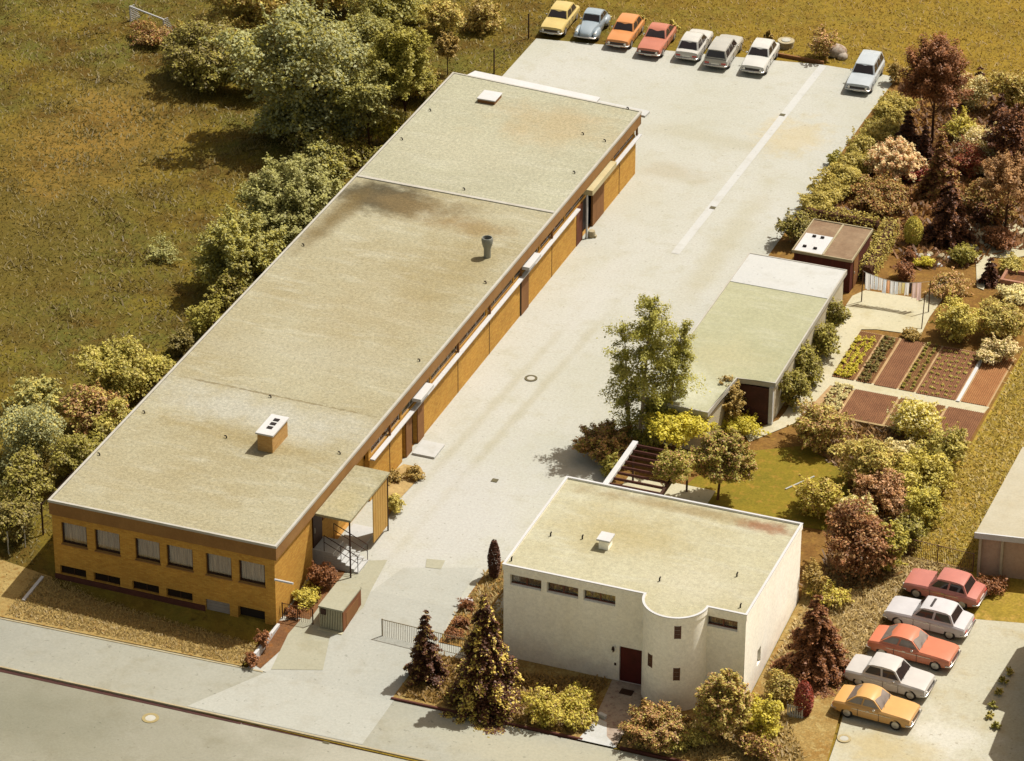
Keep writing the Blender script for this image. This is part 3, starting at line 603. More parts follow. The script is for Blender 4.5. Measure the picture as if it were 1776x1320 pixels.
rr=MB(); rim([(23.66,23.06),(27.34,22.91),(27.54,27.11),(29.74,27.26),(29.54,41.29),(23.66,41.29)],.08,2.36,2.66,rr); rr.build("roof_edge",m_edge,e)
MB().box(27.46,29.42,27.2,27.32,.05,2.25).build("garage_front",M("dark_planks",lin(96,58,48),lin(80,48,40),1.5,8,.15),e)
MB().box(29.42,29.64,27.15,27.36,-.05,2.38).build("corner_post",m_white,e)
# dark shed
shed=empty("garden_shed",(27.5,45,0),"dark brown flat roofed shed with a white panel on its roof","shed"); e=shed
x0,x1,y0,y1=25.75,29.15,43.35,47.4
n=N("shed_boards"); c=n.mix(n.rng(n.noise(1,4,.6,stretch=(7,7,.4)),.35,.65),lin(104,52,40),lin(84,42,34)); m_shed=n.out(c,.8,.2)
MB().box(x0,x1,y0,y1,-.1,2.1).build("wall",m_shed,e)
MB().box(x0-.1,x1+.1,y0-.1,y1+.1,2.101,2.2).build("roof",M("roofing_felt",lin(160,134,104),lin(140,112,84),1,7,.14),e)
rr=MB(); rim([(x0-.12,y0-.12),(x1+.12,y0-.12),(x1+.12,y1+.12),(x0-.12,y1+.12)],.06,2.09,2.26,rr); rr.build("roof_edge",m_kerb,e)
MB().box(x0,x0+1.65,y0,y0+2.3,2.2,2.235).build("roof_panel",m_white,e); MB().box(x0+1.68,x0+1.78,y0,y1,2.2,2.26).build("roof_batten",m_kerb,e)
b=MB()
for q in((.5,1.9),(1.0,1.9),(.35,.5),(1.0,.45)): b.box(x0+q[0],x0+q[0]+.2,y0+q[1],y0+q[1]+.13,2.235,2.34)
b.build("roof_weight",m_dark,e)
d_=MB().box(29.152,29.19,44.0,44.9,.0,1.95).build("door",m_pier,e); MB().box(29.19,29.22,44.08,44.14,.95,1.1).build("handle",m_edge,d_)
# pergola
pg=empty("pergola",(25.5,16.6,0),"white pergola beam with dark rafters beside the house roof","pergola"); e=pg
MB().box(24.42,24.72,14.4,19.2,2.16,2.36).build("beam",m_white,e,bevel=.02)
for i in range(8): MB().box(24.73,27.5,14.75+i*.6,14.82+i*.6,2.14,2.28).build("rafter",M("rafter_brown",lin(92,50,38),lin(80,42,32),2,8,.1),e)
MB().box(27.5,27.65,14.4,19.2,2.1,2.34).build("beam",m_frame,e)
for x in(24.57,27.58):
    for y in(14.8,18.9): MB().tube([(x,y,-.1),(x,y,2.12)],.06,8).build("post",m_frame,e)
sheet("terrace",[(24.2,11.1),(29,11.1),(29,19.5),(24.2,19.5)],m_path,.07)
# right hand garage building and the one whose shadow falls on the lot
rg=empty("roadside_garage",(46,20,0),"pale rendered garage with light sloping roof behind the parked dark red sedan","garage"); e=rg
m_pk=M("pinkish_render",lin(214,186,160),lin(198,166,142),.6,7,.1)
MB().prism([(43.95,16.6),(54,18.2),(54,26),(44.0,25.2)],-.9,2.42).build("wall",m_pk,e)
MB().prism([(43.8,16.35),(54.2,18.0),(54.2,26.4),(43.9,25.4)],lambda x,y:2.43,lambda x,y:2.62+.012*(y-16)).build("roof",M("pale_sheet_roof",lin(204,196,172),lin(194,184,156),.6,8,.08),e)
MB().prism([(43.76,16.28),(54.2,17.93),(54.2,18.02),(43.76,16.37)],2.34,2.66).build("roof_edge",m_white,e)
for x in(44.0,45.1): MB().box(x,x+.12,16.42+.16*(x-43.9),16.55+.16*(x-43.9),-.8,2.4).build("pilaster",m_gw,e)
nb=empty("tall_neighbour_building",(55,9,0),"plain pale building beyond the parking lot casting the big dark shadow","building"); e=nb
SB=[(49.05,8.3),(49.4,13.2),(64,14),(64,-3),(53.2,-3.0),(52.3,2.4),(50.45,4.6),(50.27,8.04)]
MB().prism(SB,-1.2,4.6).build("wall",m_pk,e); MB().prism(grow(SB[::-1],.12) if False else SB,4.601,4.75).build("roof",m_hroofB,e)
# fences
railing("meadow_fence",(39.9,17.0),(43.7,16.75),-.05,1.2,"grey railing between the shrubs and the roadside garage",M("grey_rail",lin(150,116,92),lin(138,104,82),2,8,.1,.5),40)
pf=empty("picket_gate",(39.6,3.2,0),"tiny white picket gate among the bushes beside the yellow coupe","gate")
p=G(1366,1244); q=G(1391,1247); zz=p[2]; b=MB()
for i in range(7): t=i/6; b.box(p[0]+(q[0]-p[0])*t-.035,p[0]+(q[0]-p[0])*t+.035,p[1]-.02,p[1]+.02,zz,zz+.75)
b.build("pickets",m_white,pf); b=MB()
for z_ in(.15,.6): b.box(p[0]-.06,q[0]+.06,p[1]+.02,p[1]+.05,zz+z_,zz+z_+.07)
b.build("rail",m_white,pf)
# wire fence behind the hall
wf=empty("wire_fence",(-3,20,0),"thin post and wire fence along the hedge behind the hall","fence")
pts=[(-2.2,3),(-2.2,10),(-2.2,17),(-2.2,24),(-2.2,31),(-2.2,38),(-2.2,45),(-1.6,52),(-1.2,58),(-1.0,64),(-.9,70)]
for x,y in pts: MB().tube([(x,y,-.3),(x,y,1.75)],.05,6).build("post",m_frame,wf)
b=MB()
for z_ in(.3,.75,1.2,1.65):
    b.tube([(x,y,z_) for x,y in pts],.008,4)
b.build("wires",m_frame,wf)
for px,py,l in((15,960,"left of two thin pale posts by the dark hedge near the front lawn"),(44,948,"right of two thin pale posts by the dark hedge near the front lawn")):
    p=G(px,py); thing1(MB().tube([(p[0],p[1],p[2]-.2),(p[0],p[1],p[2]+1.3)],.03,6),"fence_post",m_edge,l,"post","thin posts by the front lawn")
# goal
gl=empty("football_goal",(-26.6,62.9,0),"small white football goal with netted sides standing in the meadow","goal")
fr=MB(); gp=[(-26.6,62.9),(-23.6,61.8)]
GH=1.05
for q in gp: fr.tube([(q[0],q[1],-.1),(q[0],q[1],GH)],.06,8)
fr.tube([(gp[0][0],gp[0][1],GH),(gp[1][0],gp[1][1],GH)],.06,8)
fr.build("goal_frame",m_white,gl)
nx,ny=.35,.94
for q in gp:
    b=MB()
    for k_ in range(9):
        t=k_/8; x,y=q; b.tube([(x,y,GH*t),(x+nx*(.9-.5*t),y+ny*(.9-.5*t),GH*t)],.016,4)
        b.tube([(x+nx*.9*t*.98,y+ny*.9*t*.98,0),(x+nx*.4*t,y+ny*.4*t,GH)],.016,4)
    b.build("side_net",m_white,gl)

# clothes line
cl=empty("clothes_line",(31.5,44,0),"clothes line strung between two thin poles behind the garage row","clothes line")
ca=tuple(G(1494,525)[:2]); cb=tuple(G(1610,543)[:2])
for x,y in(ca,cb): MB().tube([(x,y,-.1),(x,y,2.1)],.035,6).build("pole",m_rail,cl)
def lp(t,d=0): return (ca[0]+(cb[0]-ca[0])*t,ca[1]+(cb[1]-ca[1])*t,2.05-.35*math.sin(math.pi*t)+d)
MB().tube([lp(i/20) for i in range(21)],.012,4).build("line",m_edge,cl)
MB().tube([(34.26,40.6,-.1),(34.15,41.4,2.0)],.03,6).build("prop_pole",m_rail,cl)
def clothmat(name,c):
    n=N(name); n.out(c,.9,.1); t=n.n.new("ShaderNodeBsdfTranslucent"); t.inputs[0].default_value=col(c); mx=n.n.new("ShaderNodeMixShader"); mx.inputs[0].default_value=.55
    n.l.new(n.b.outputs[0],mx.inputs[1]); n.l.new(t.outputs[0],mx.inputs[2]); n.l.new(mx.outputs[0],n.n["Material Output"].inputs[0]); return n.m
LC=[("white","sheet",(.8,.8,.78),.07,1.05),("white","towel",(.76,.78,.8),.05,.9),("pale blue","shirt",(.7,.76,.8),.055,.85),("white","pillowcase",(.8,.79,.76),.06,.8),("pale blue","towel",(.68,.74,.8),.05,.9),("orange","shirt",(.8,.45,.25),.04,.8),
 ("light grey","shirt",(.74,.76,.76),.055,.85),("pale blue","cloth",(.72,.77,.8),.05,.8),("cream","towel",(.72,.66,.5),.045,.75),("yellow","cloth",(.76,.66,.3),.04,.7),("white","shirt",(.8,.8,.78),.06,.8),("dark","cloth",(.05,.04,.04),.03,.7),("pink","towel",(.72,.55,.5),.06,1.0),("pink","sheet",(.74,.56,.52),.06,1.15)]
t=.04; seen={}
nth=["first","second","third","fourth","fifth","sixth","seventh","eighth","ninth","tenth","eleventh","twelfth","thirteenth","fourteenth"]
for i,(cn,kn,cc,wd,ln) in enumerate(LC):
    b=MB(); nx_=6; vs=[];
    for s_ in (0,):
        for j in range(5):
            for q in range(nx_+1):
                x,y,z=lp(t+wd*q/nx_)
                wv=.05*math.sin(q*1.3+i)*j/4
                vs.append((x+wv*.4,y+wv+(s_*.012),z-ln*j/4-(.04 if (q in(0,nx_) and j==4) else 0)))
    m_=nx_+1; fs=[]
    for s_ in(0,):
        for j in range(4):
            for q in range(nx_):
                a=s_*5*m_+j*m_+q; f_=(a,a+1,a+m_+1,a+m_); fs.append(f_ if s_==0 else f_[::-1])
    b.add(vs,fs)
    thing1(b,"laundry_"+kn,clothmat("cloth_%s_%s"%(cn.replace(" ","_"),kn),cc),"%s %s hanging %s from the shed end of the clothes line"%(cn,kn,nth[i]),"laundry","washing on the clothes line",smooth=60)
    t+=wd+.008
# raised planter box far right
pb=empty("planter_box",(39.5,45,0),"low rectangular brick planter box by the garden path","planter")
p=G(1733,500); rr=MB(); x,y=p[0],p[1]
rim([(x,y),(x+3,y),(x+3,y+1.5),(x,y+1.5)],.16,-.05,.6,rr); rr.build("box_wall",M("planter_brick",lin(190,140,112),lin(172,120,94),1.5,8,.15),pb); MB().box(x+.15,x+2.85,y+.15,y+1.35,-.05,.4).build("soil",m_soil,pb)
# rockery stones
rs=random.Random(5); k0=MB(); 
for i in range(9):
    px=1570+i*9+rs.uniform(-4,4); py=452+rs.uniform(-8,12); p=G(px,py); r_=rs.uniform(.14,.3)
    b=MB().ell((p[0],p[1],p[2]+r_*.3),(r_*rs.uniform(.9,1.4),r_*rs.uniform(.8,1.2),r_*.7),7,4)
    thing1(b,"rock",m_kerb if i%2 else m_strip,"pale rockery stone among low plants behind the clothes line","stone","rockery stones behind the clothes line")
# ================================================================ CARS
def paint(name,c,rough=.32):
    n=N(name); k=n.n.new("ShaderNodeVectorMath"); k.operation='SCALE'; k.inputs[0].default_value=c
    n.l.new(n.rng(n.noise(1.5,4,.6),.3,.7,.93,1.05),k.inputs["Scale"]); m=n.out(k.outputs[0],rough,.5)
    n.b.inputs["Coat Weight"].default_value=.25; n.b.inputs["Coat Roughness"].default_value=.12; return m
m_cglass=M("car_glass",(.03,.02,.018),(.02,.015,.014),1,4,.05,.06,.6)
m_cglass2=M("car_glass_pale",(.22,.18,.15),(.16,.13,.11),1.2,4,.1,.08,.6)
m_chrome=M("chrome",(.6,.58,.54),(.5,.48,.45),1,6,.05,.22,.5,metal=.9)
m_tyre=M("tyre_rubber",(.025,.02,.018),(.02,.016,.015),2,8,.1,.85)
m_hub=M("hubcap",(.42,.4,.37),(.36,.34,.31),2,8,.06,.35,metal=.5)
m_lamp=M("headlight_glass",(.7,.68,.6),(.62,.6,.54),2,8,.05,.15,.6)
m_tail=M("taillight_red",(.4,.03,.02),(.32,.03,.02),2,8,.05,.2,.6)
m_grille=M("grille_black",(.04,.03,.028),(.03,.025,.022),3,8,.1,.5)
def boolcut(o,cutters):
    for b in cutters:
        c=b.build("cut",m_tyre); md=o.modifiers.new("b",'BOOLEAN'); md.operation='DIFFERENCE'; md.object=c; md.solver='EXACT'
        dg=bpy.context.evaluated_depsgraph_get(); me=bpy.data.meshes.new_from_object(o.evaluated_get(dg)); o.modifiers.clear(); o.data=me
        bpy.data.objects.remove(c)
def inset(q,f,off,th):           # a thin pane lying on the quad q
    q=[Vector(p) for p in q]; c=sum(q,Vector())/4; n=(q[1]-q[0]).cross(q[3]-q[0]).normalized()
    p=[c+(v-c)*f for v in q]
    a=[v+n*off for v in p]; b=[v+n*(off-th) for v in p]
    return [tuple(v) for v in a+b],[(0,1,2,3),(7,6,5,4),(0,4,5,1),(1,5,6,2),(2,6,7,3),(3,7,4,0)]
def lerp(a,b,t): return Vector(a)+(Vector(b)-Vector(a))*t
def car(px,py,ang,label,c,L=4.1,W=1.62,H=1.36,style='sedan',at='front',hood=None,cabin=(-.36,.16),rake=(.30,.42),belt=.84,round_=0,glass=None,grp=None,flip=False,lamps='round',stripe=False,cat="car"):
    """x forward, origin on the ground under the middle; `at` says which spot the pixel marks"""
    P=G(px,py); d=Vector((math.cos(ang),math.sin(ang)))
    if at=='front': o=Vector(P[:2])-d*(L/2-.05)
    elif at=='rear': o=Vector(P[:2])+d*(L/2-.05)
    else: o=Vector(P[:2])+Vector((0,W/2))     # near sill midpoint
    if o.x>38: z=h(o.x,o.y)+.05
    else: z=h(o.x,o.y)+.012
    root=empty("parked_car",(0,0,0),label,cat,grp)
    m=paint("paint_"+label.split()[0]+str(int(px)),c); gl=glass or m_cglass
    hw=W/2; x0,x1=-L/2,L/2
    cb0=cabin[0]*L; cb1=cabin[1]*L                       # cabin foot, rear and front
    st=[(x0,.34,.60,.90),(x0+.06,.26,belt-.06,.96),(x0+.35,.2,belt-.01,1),(x0+.8,.19,belt,1),(cb0,.18,belt+.02,1),(0,.18,belt+.02,1),(cb1,.18,belt+.02,1),(x1-.75,.19,belt-.02,.99),(x1-.3,.21,belt-.05,.98),(x1-.05,.27,belt-.11,.95),(x1,.34,.58,.91)]
    if round_: st=[(x0,.34,.46,.62),(x0+.15,.26,.62,.7),(x0+.5,.2,.8,.76),(x0+.9,.19,.9,.8),(cb0,.18,.93,.84),(0,.18,.93,.86),(cb1,.18,.93,.8),(x1-.75,.19,.88,.66),(x1-.35,.21,.78,.56),(x1-.1,.27,.66,.5),(x1,.34,.54,.42)]
    st.sort(); st=[q for i,q in enumerate(st) if i==0 or q[0]-st[i-1][0]>.04]
    vs=[]; 
    for x,zl,zb,k in st:
        w=hw*k
        half=[(w*.80,zl),(w*.96,zl+.07),(w,(zl+zb)/2+.02),(w*.975,zb-.10),(w*.90,zb-.015),(w*.45,zb+.022)]
        vs+=[(x,y,zz) for y,zz in half]+[(x,-y,zz) for y,zz in half[::-1]]
    n=12; fs=[(i*n+k,i*n+(k+1)%n,(i+1)*n+(k+1)%n,(i+1)*n+k) for i in range(len(st)-1) for k in range(n)]
    fs+=[tuple(range(n-1,-1,-1)),tuple((len(st)-1)*n+k for k in range(n))]
    b=MB().add(vs,fs); body=b.build("body",m,root)
    bm=bmesh.new(); bm.from_mesh(body.data); bmesh.ops.recalc_face_normals(bm,faces=bm.faces[:]); bm.to_mesh(body.data); bm.free()
    wx=(x0+.78,x1-.74); wr=.30
    if not round_: boolcut(body,[MB().lathe([(.37,-.3),(.37,.3)],(x,s*(hw+.12),.30),20,'y') for x in wx for s in(-1,1)])
    else:
        fb=MB()
        for x,l in((wx[0],.62),(wx[1],.72)):
            for s in(-1,1): fb.ell((x,s*(hw-.15),.46),(l,.2,.34),16,8)
        for s in(-1,1): fb.box(wx[0],wx[1],s*(hw-.14)-.09,s*(hw-.14)+.09,.2,.3)
        f=fb.build("fenders",m,root,50); boolcut(f,[MB().lathe([(.33,-.3),(.33,.3)],(x,s*(hw+.16),.30),20,'y') for x in wx for s in(-1,1)])
    body.data.polygons.foreach_set("use_smooth",[True]*len(body.data.polygons)); body.data.set_sharp_from_angle(angle=R(48 if round_ else 28))
    # cabin
    zr=H; bz=(.93 if round_ else belt+.02)+.015; hb=hw*(.8 if round_ else .9); ht=hw*.70
    r0_,r1_=cb0,cb1; tr_,tf=cb0+rake[0],cb1-rake[1]
    if style=='estate': r0_=x0+.10; tr_=x0+.32
    if style=='fastback': r0_=x0+.42; tr_=x0+1.45
    yy=[-1,-.55,0,.55,1]
    # roof shell as three rings of five
    rings=[]
    for x,zz,wd in ((r0_,bz-.03,hb),(tr_-.04,zr-.07,ht*1.03),(tr_+.18,zr-.012,ht),((tr_+tf)/2,zr+.015,ht),(tf-.18,zr-.012,ht),(tf+.04,zr-.07,ht*1.03),(r1_,bz-.03,hb)):
        rings.append([(x,y*wd,zz+(.03*(1-y*y) if zz>bz+.1 else 0)) for y in yy])
    vs=[p for r in rings for p in r]; m5=5
    fs=[(i*m5+k,i*m5+k+1,(i+1)*m5+k+1,(i+1)*m5+k) for i in range(6) for k in range(4)]
    fs+=[(0,5,10,15,20,25,30),(34,29,24,19,14,9,4),(30,31,32,33,34,4,3,2,1,0)]
    cab=MB().add(vs,fs).build("cabin",m,root)
    bm=bmesh.new(); bm.from_mesh(cab.data); bmesh.ops.recalc_face_normals(bm,faces=bm.faces[:]); bm.to_mesh(cab.data); bm.free()
    cab.data.polygons.foreach_set("use_smooth",[True]*len(cab.data.polygons)); cab.data.set_sharp_from_angle(angle=R(35))
    def pane(name,q,f,mat=gl):
        v,fc=inset(q,f,.012,.03); return MB().add(v,fc).build(name,mat,root)
    fz=zr-.07
    pane("windshield",[(r1_,-hb,bz),(r1_,hb,bz),(tf+.04,ht*1.03,fz),(tf+.04,-ht*1.03,fz)],.88)
    pane("rear_window",[(r0_,hb,bz),(r0_,-hb,bz),(tr_-.04,-ht*1.03,fz),(tr_-.04,ht*1.03,fz)],.86)
    cuts={'sedan':(0,.5,1),'estate':(0,.34,.66,1),'fastback':(0,.55,1),'coupe':(0,.45,1)}[style]
    for s in(-1,1):
        for a,b_ in zip(cuts[:-1],cuts[1:]):
            B0=lerp((r0_+.08,s*hb,bz+.03),(r1_-.08,s*hb,bz+.03),a); B1=lerp((r0_+.08,s*hb,bz+.03),(r1_-.08,s*hb,bz+.03),b_)
            T0=lerp((tr_+.02,s*ht*1.02,fz),(tf-.02,s*ht*1.02,fz),a); T1=lerp((tr_+.02,s*ht*1.02,fz),(tf-.02,s*ht*1.02,fz),b_)
            q=[B0,B1,T1,T0] if s<0 else [B1,B0,T0,T1]
            pane("side_window",q,.86)
    for x in wx:
        for s in(-1,1):
            yo=s*(hw-.10)
            w_=MB().lathe([(.2,-.09),(.285,-.09),(.305,-.06),(.305,.06),(.285,.09),(.2,.09)],(x,yo,.305),20,'y').build("wheel",m_tyre,root,40)
            MB().lathe([(.19,-.098),(.15,-.104),(.04,-.115),(.04,.115),(.15,.104),(.19,.098)],(x,yo,.305),16,'y').build("hubcap",m_hub,w_,40)
    for xx,s in((x0,-1),(x1,1)):
        MB().tube([(xx-s*.22,-hw*.97,.40),(xx+s*.035,-hw*.9,.40),(xx+s*.06,0,.40),(xx+s*.035,hw*.9,.40),(xx-s*.22,hw*.97,.40)],.05,8).build("bumper",m_chrome,root,60)
    if round_:
        for s in(-1,1):
            MB().lathe([(.1,-.06),(.1,.02),(.05,.05)],(wx[1]+.55,s*(hw-.16),.6),14,'x').build("headlight",m_lamp,root,40)
            MB().ell((wx[0]-.55,s*(hw-.16),.58),(.06,.06,.1),10,6).build("taillight",m_tail,root,60)
        MB().box(x1-.1,x1-.02,-.24,.24,.46,.6).build("grille",m_chrome,root,bevel=.02)
    else:
        MB().box(x1-.03,x1+.012,-hw*.80,hw*.80,.46,.60).build("grille",m_grille,root,bevel=.01)
        MB().box(x0-.012,x0+.02,-.26,.26,.46,.56).build("number_plate",m_lamp,root); MB().box(x1+.012,x1+.03,-.24,.24,.3,.37).build("number_plate",m_lamp,root)
        for s in(-1,1):
            if lamps=='round': MB().lathe([(.075,-.02),(.085,.02),(.04,.035)],(x1+.012,s*hw*.68,.53),14,'x').build("headlight",m_lamp,root,40)
            else: MB().box(x1-.02,x1+.03,s*hw*.66-.13,s*hw*.66+.13,.47,.59).build("headlight",m_lamp,root,bevel=.012)
            MB().box(x0-.02,x0+.03,s*hw*.68-.15,s*hw*.68+.15,.50,.61).build("taillight",m_tail,root,bevel=.012)
    for s in(-1,1):
        MB().box(x0+1.0,x1-.98,s*hw*.985-.012,s*hw*.985+.012,belt-.2,belt-.175).build("side_trim",m_chrome,root)
    if not round_:
        for s in(-1,1):
            for xd in (r1_-.12,(r0_+r1_)/2+(.1 if style!='coupe' else -.25)):
                MB().box(xd-.009,xd+.009,s*hw*1.0-.01,s*hw*1.0+.008,.27,belt-.12).build("door_seam",m_grille,root)
            MB().box((r0_+r1_)/2+.18,(r0_+r1_)/2+.32,s*hw*.99-.012,s*hw*.99+.03,belt-.15,belt-.12).build("door_handle",m_chrome,root)
            MB().box(wx[0]+.38,wx[1]-.38,s*hw*.90-.01,s*hw*.90+.02,.19,.245).build("sill",m_grille,root)
        for yv in(-.25,.2):
            MB().tube([(r1_+.02,yv*hw*2,bz-.0),(r1_-.10,yv*hw*2+.28,bz+.16)],.008,4).build("wiper",m_grille,root)
    MB().box(r1_-.42,r1_-.30,-hw-.09,-hw+.02,belt-.02,belt+.09).build("mirror",m_chrome,root,bevel=.02)
    if stripe: MB().box(tf-.5,tf-.38,-.36,.36,zr+.0,zr+.052).build("sunroof_gap",m_grille,root)
    root.location=(o.x,o.y,z); 
    sl=(h(o.x,o.y+1)-h(o.x,o.y-1))/2
    e1=Matrix.Rotation(math.atan(sl),4,'X')@Matrix.Rotation(ang,4,'Z')
    root.rotation_euler=e1.to_euler(); return root
dn=R(-90+3.0); upr=R(90+3.0)
GT="cars parked in a row along the far edge of the yard"; GB="cars parked side by side on the gravel lot"
car(955.5,66,dn,"pale yellow sedan at the far left end of the row",lin(232,206,130),4.05,1.62,1.36,grp=GT)
car(1014,74,dn,"light blue rounded old saloon between the yellow and orange cars",lin(176,190,198),3.75,1.58,1.42,round_=1,cabin=(-.34,.12),rake=(.55,.3),grp=GT,lamps='round')
car(1070,88,dn,"orange sedan beside the light blue old saloon",lin(236,160,96),4.05,1.62,1.36,grp=GT)
car(1124,103,dn,"salmon red sedan between the orange and the first white car",lin(214,134,108),4.2,1.66,1.36,style='sedan',cabin=(-.4,.12),rake=(.75,.5),grp=GT)
car(1190,110,upr,"white hatchback showing its tail lights beside the salmon red sedan",lin(226,222,212),3.95,1.6,1.38,style='sedan',at='rear',cabin=(-.42,.16),rake=(.4,.5),grp=GT)
car(1240,123,upr,"silver white estate car with long side windows in the row",lin(204,200,188),4.25,1.64,1.42,style='estate',at='rear',grp=GT)
car(1304.5,133,dn,"white sedan at the right end of the row beside the well cover",lin(230,228,220),4.1,1.64,1.36,grp=GT)
car(1486.5,165,dn,"pale blue estate car parked alone beside the hedge",lin(206,214,218),4.35,1.68,1.44,style='estate',grp="")
rt=R(-4); lf=R(176)
car(1630,1050,lf,"dark red sedan nearest the roadside garage",lin(216,136,120),3.95,1.62,1.38,at='near',glass=m_cglass,grp=GB)
car(1603,1101,lf,"white sedan with a half open sunroof behind the red coupe",lin(226,222,222),4.25,1.66,1.38,at='near',stripe=True,grp=GB)
car(1575.6,1154,rt,"bright red coupe with pale roof in the middle of the gravel lot",lin(234,138,100),4.3,1.66,1.33,style='coupe',at='near',cabin=(-.36,.13),rake=(.62,.5),glass=m_cglass2,grp=GB)
car(1534,1205.5,rt,"cream white sedan between the red and the yellow coupe",lin(224,218,210),4.2,1.66,1.38,at='near',cabin=(-.28,.2),grp=GB)
car(1511,1258,rt,"orange yellow coupe nearest the street",lin(240,184,108),4.0,1.62,1.33,style='coupe',at='near',cabin=(-.34,.13),rake=(.55,.5),glass=m_cglass2,grp=GB)
for o in COL.objects:
    if o.get("group")=="": del o["group"]
# ================================================================ PLANTS
m_bark=M("bark",lin(104,72,52),lin(80,54,40),3,9,.2,.9,.1,.4)
m_birch=M("birch_bark",lin(206,190,160),lin(170,150,124),4,8,.2,.85,.1,.3,c3=(.05,.035,.03),sc3=6)
PAL={}
def pal(k):
    if k not in PAL:
        c,s,t={ 'sage':(lin(180,176,106),.35,.35),'grey':(lin(178,178,124),.35,.35),'olive':(lin(178,168,76),.4,.35),'dark':(lin(138,124,62),.45,.25),'yellow':(lin(226,212,78),.35,.4),'hedge':(lin(200,182,92),.35,.35),
         'brown':(lin(182,154,82),.45,.3),'red':(lin(156,104,62),.45,.25),'blackred':(lin(104,64,40),.5,.15),'cream':(lin(246,226,170),.25,.35),'pink':(lin(238,188,140),.3,.35),'crimson':(lin(162,76,54),.35,.3),
         'tan':(lin(212,196,104),.4,.35),'gold':(lin(216,200,88),.35,.35),'pale':(lin(244,232,168),.3,.35),'plum':(lin(180,138,88),.45,.25),'birch':(lin(182,176,84),.45,.4),'tip':(lin(232,208,106),.25,.35)}[k]
        PAL[k]=leafmat("leaf_"+k,c,s,t)
    return PAL[k]
def leafmesh(P,Nn,size,tone,rg,aspect=.62):
    n=len(P); size=np.broadcast_to(size,(n,))*rg.uniform(.55,1.5,n)
    d=Nn*.8+np.array([.12,.15,.45])+rg.normal(0,.45,(n,3)); d/=np.linalg.norm(d,axis=1)[:,None]+1e-9
    a=rg.normal(0,1,(n,3)); x=np.cross(d,a); x/=np.linalg.norm(x,axis=1)[:,None]+1e-9; y=np.cross(d,x)
    sx=(x*(size*.5)[:,None]); sy=(y*(size*.5*aspect)[:,None]); bend=d*(size*.12)[:,None]
    V=np.stack([P-sx-bend,P-sy*1.0,P+sx-bend,P+sy*1.0],1).reshape(-1,3)
    return V,np.repeat(tone,1)
def leafobj(name,V,tone,mat,parent=None,org=(0,0,0)):
    n=len(V)//4; me=bpy.data.meshes.new(name)
    me.vertices.add(len(V)); me.vertices.foreach_set("co",(V-np.asarray(org)).astype(np.float32).ravel())
    me.loops.add(4*n); me.loops.foreach_set("vertex_index",np.arange(4*n,dtype=np.int32))
    me.polygons.add(n); me.polygons.foreach_set("loop_start",np.arange(0,4*n,4,dtype=np.int32))
    at=me.attributes.new("tone",'FLOAT','FACE'); at.data.foreach_set("value",np.clip(tone,0,1).astype(np.float32))
    me.materials.append(mat); me.update(); me.validate()
    o=bpy.data.objects.new(name,me); COL.objects.link(o)
    if parent is not None: o.parent=parent
    return o
def sph(rg,n):
    v=rg.normal(0,1,(n,3)); return v/np.linalg.norm(v,axis=1)[:,None]
def crown_lobes(rg,C,rad,leaf,dens,clump=.38,nc=None,gap=.0,low=-1.):
    """leaf clumps over and through an ellipsoid"""
    rad=np.array(rad)*.96; 
    nc=nc or int(max(12,4.6/clump**2)); pts=[];nor=[];ton=[]
    m=5; sub=rg.uniform(-1,1,(m,3))*np.array([.5,.5,.34]); sub[0]*=.2; sr=rg.uniform(.42,.66,m); sr[0]=.7      # several lobes, so the outline is uneven
    nc=int(nc*1.15); d=sph(rg,nc*4); d=d[d[:,2]>low][:nc]; w=rg.choice(m,len(d),p=sr**2/(sr**2).sum()); rr=rg.uniform(.62,.98,len(d))*sr[w]; cen=C+(sub[w]+d*rr[:,None])*rad
    for c in cen:
        cr=clump*rad.mean()*rg.uniform(.6,1.25)
        if gap and rg.random()<gap: continue
        n=int(dens*10.5*cr*cr/(leaf*leaf))+6
        s=sph(rg,n); r=cr*rg.uniform(.55,1.08,n)**.7
        s[:,2]=np.where(s[:,2]<-.3,-s[:,2],s[:,2])
        p=c+s*r[:,None]*np.array([1,1,.8]); pts.append(p); nor.append(s*.8+np.array([0,0,.35])); ton.append(np.clip(.5+rg.normal(0,.14)+rg.normal(0,.2,n),0,1))
    for c in cen[::2]:                 # twigs reaching out of the crown
        d=(c-C)/(np.linalg.norm(c-C)+1e-6)+rg.normal(0,.35,3)+np.array([0,0,.35]); d/=np.linalg.norm(d); L=clump*rad.mean()*rg.uniform(1.1,2.1); n=int(L/leaf*5)+3; t_=rg.uniform(.3,1,n)
        pts.append(c+d*(L*t_)[:,None]+rg.normal(0,1,(n,3))*(leaf*.7*(1.2-t_))[:,None]); nor.append(np.tile(d*.5+np.array([0,0,.4]),(n,1))); ton.append(np.clip(.55+rg.normal(0,.2,n),0,1))
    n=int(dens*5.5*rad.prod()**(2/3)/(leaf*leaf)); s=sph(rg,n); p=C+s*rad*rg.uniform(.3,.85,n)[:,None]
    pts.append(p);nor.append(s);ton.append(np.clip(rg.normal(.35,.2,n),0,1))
    return np.concatenate(pts),np.concatenate(nor),np.concatenate(ton)
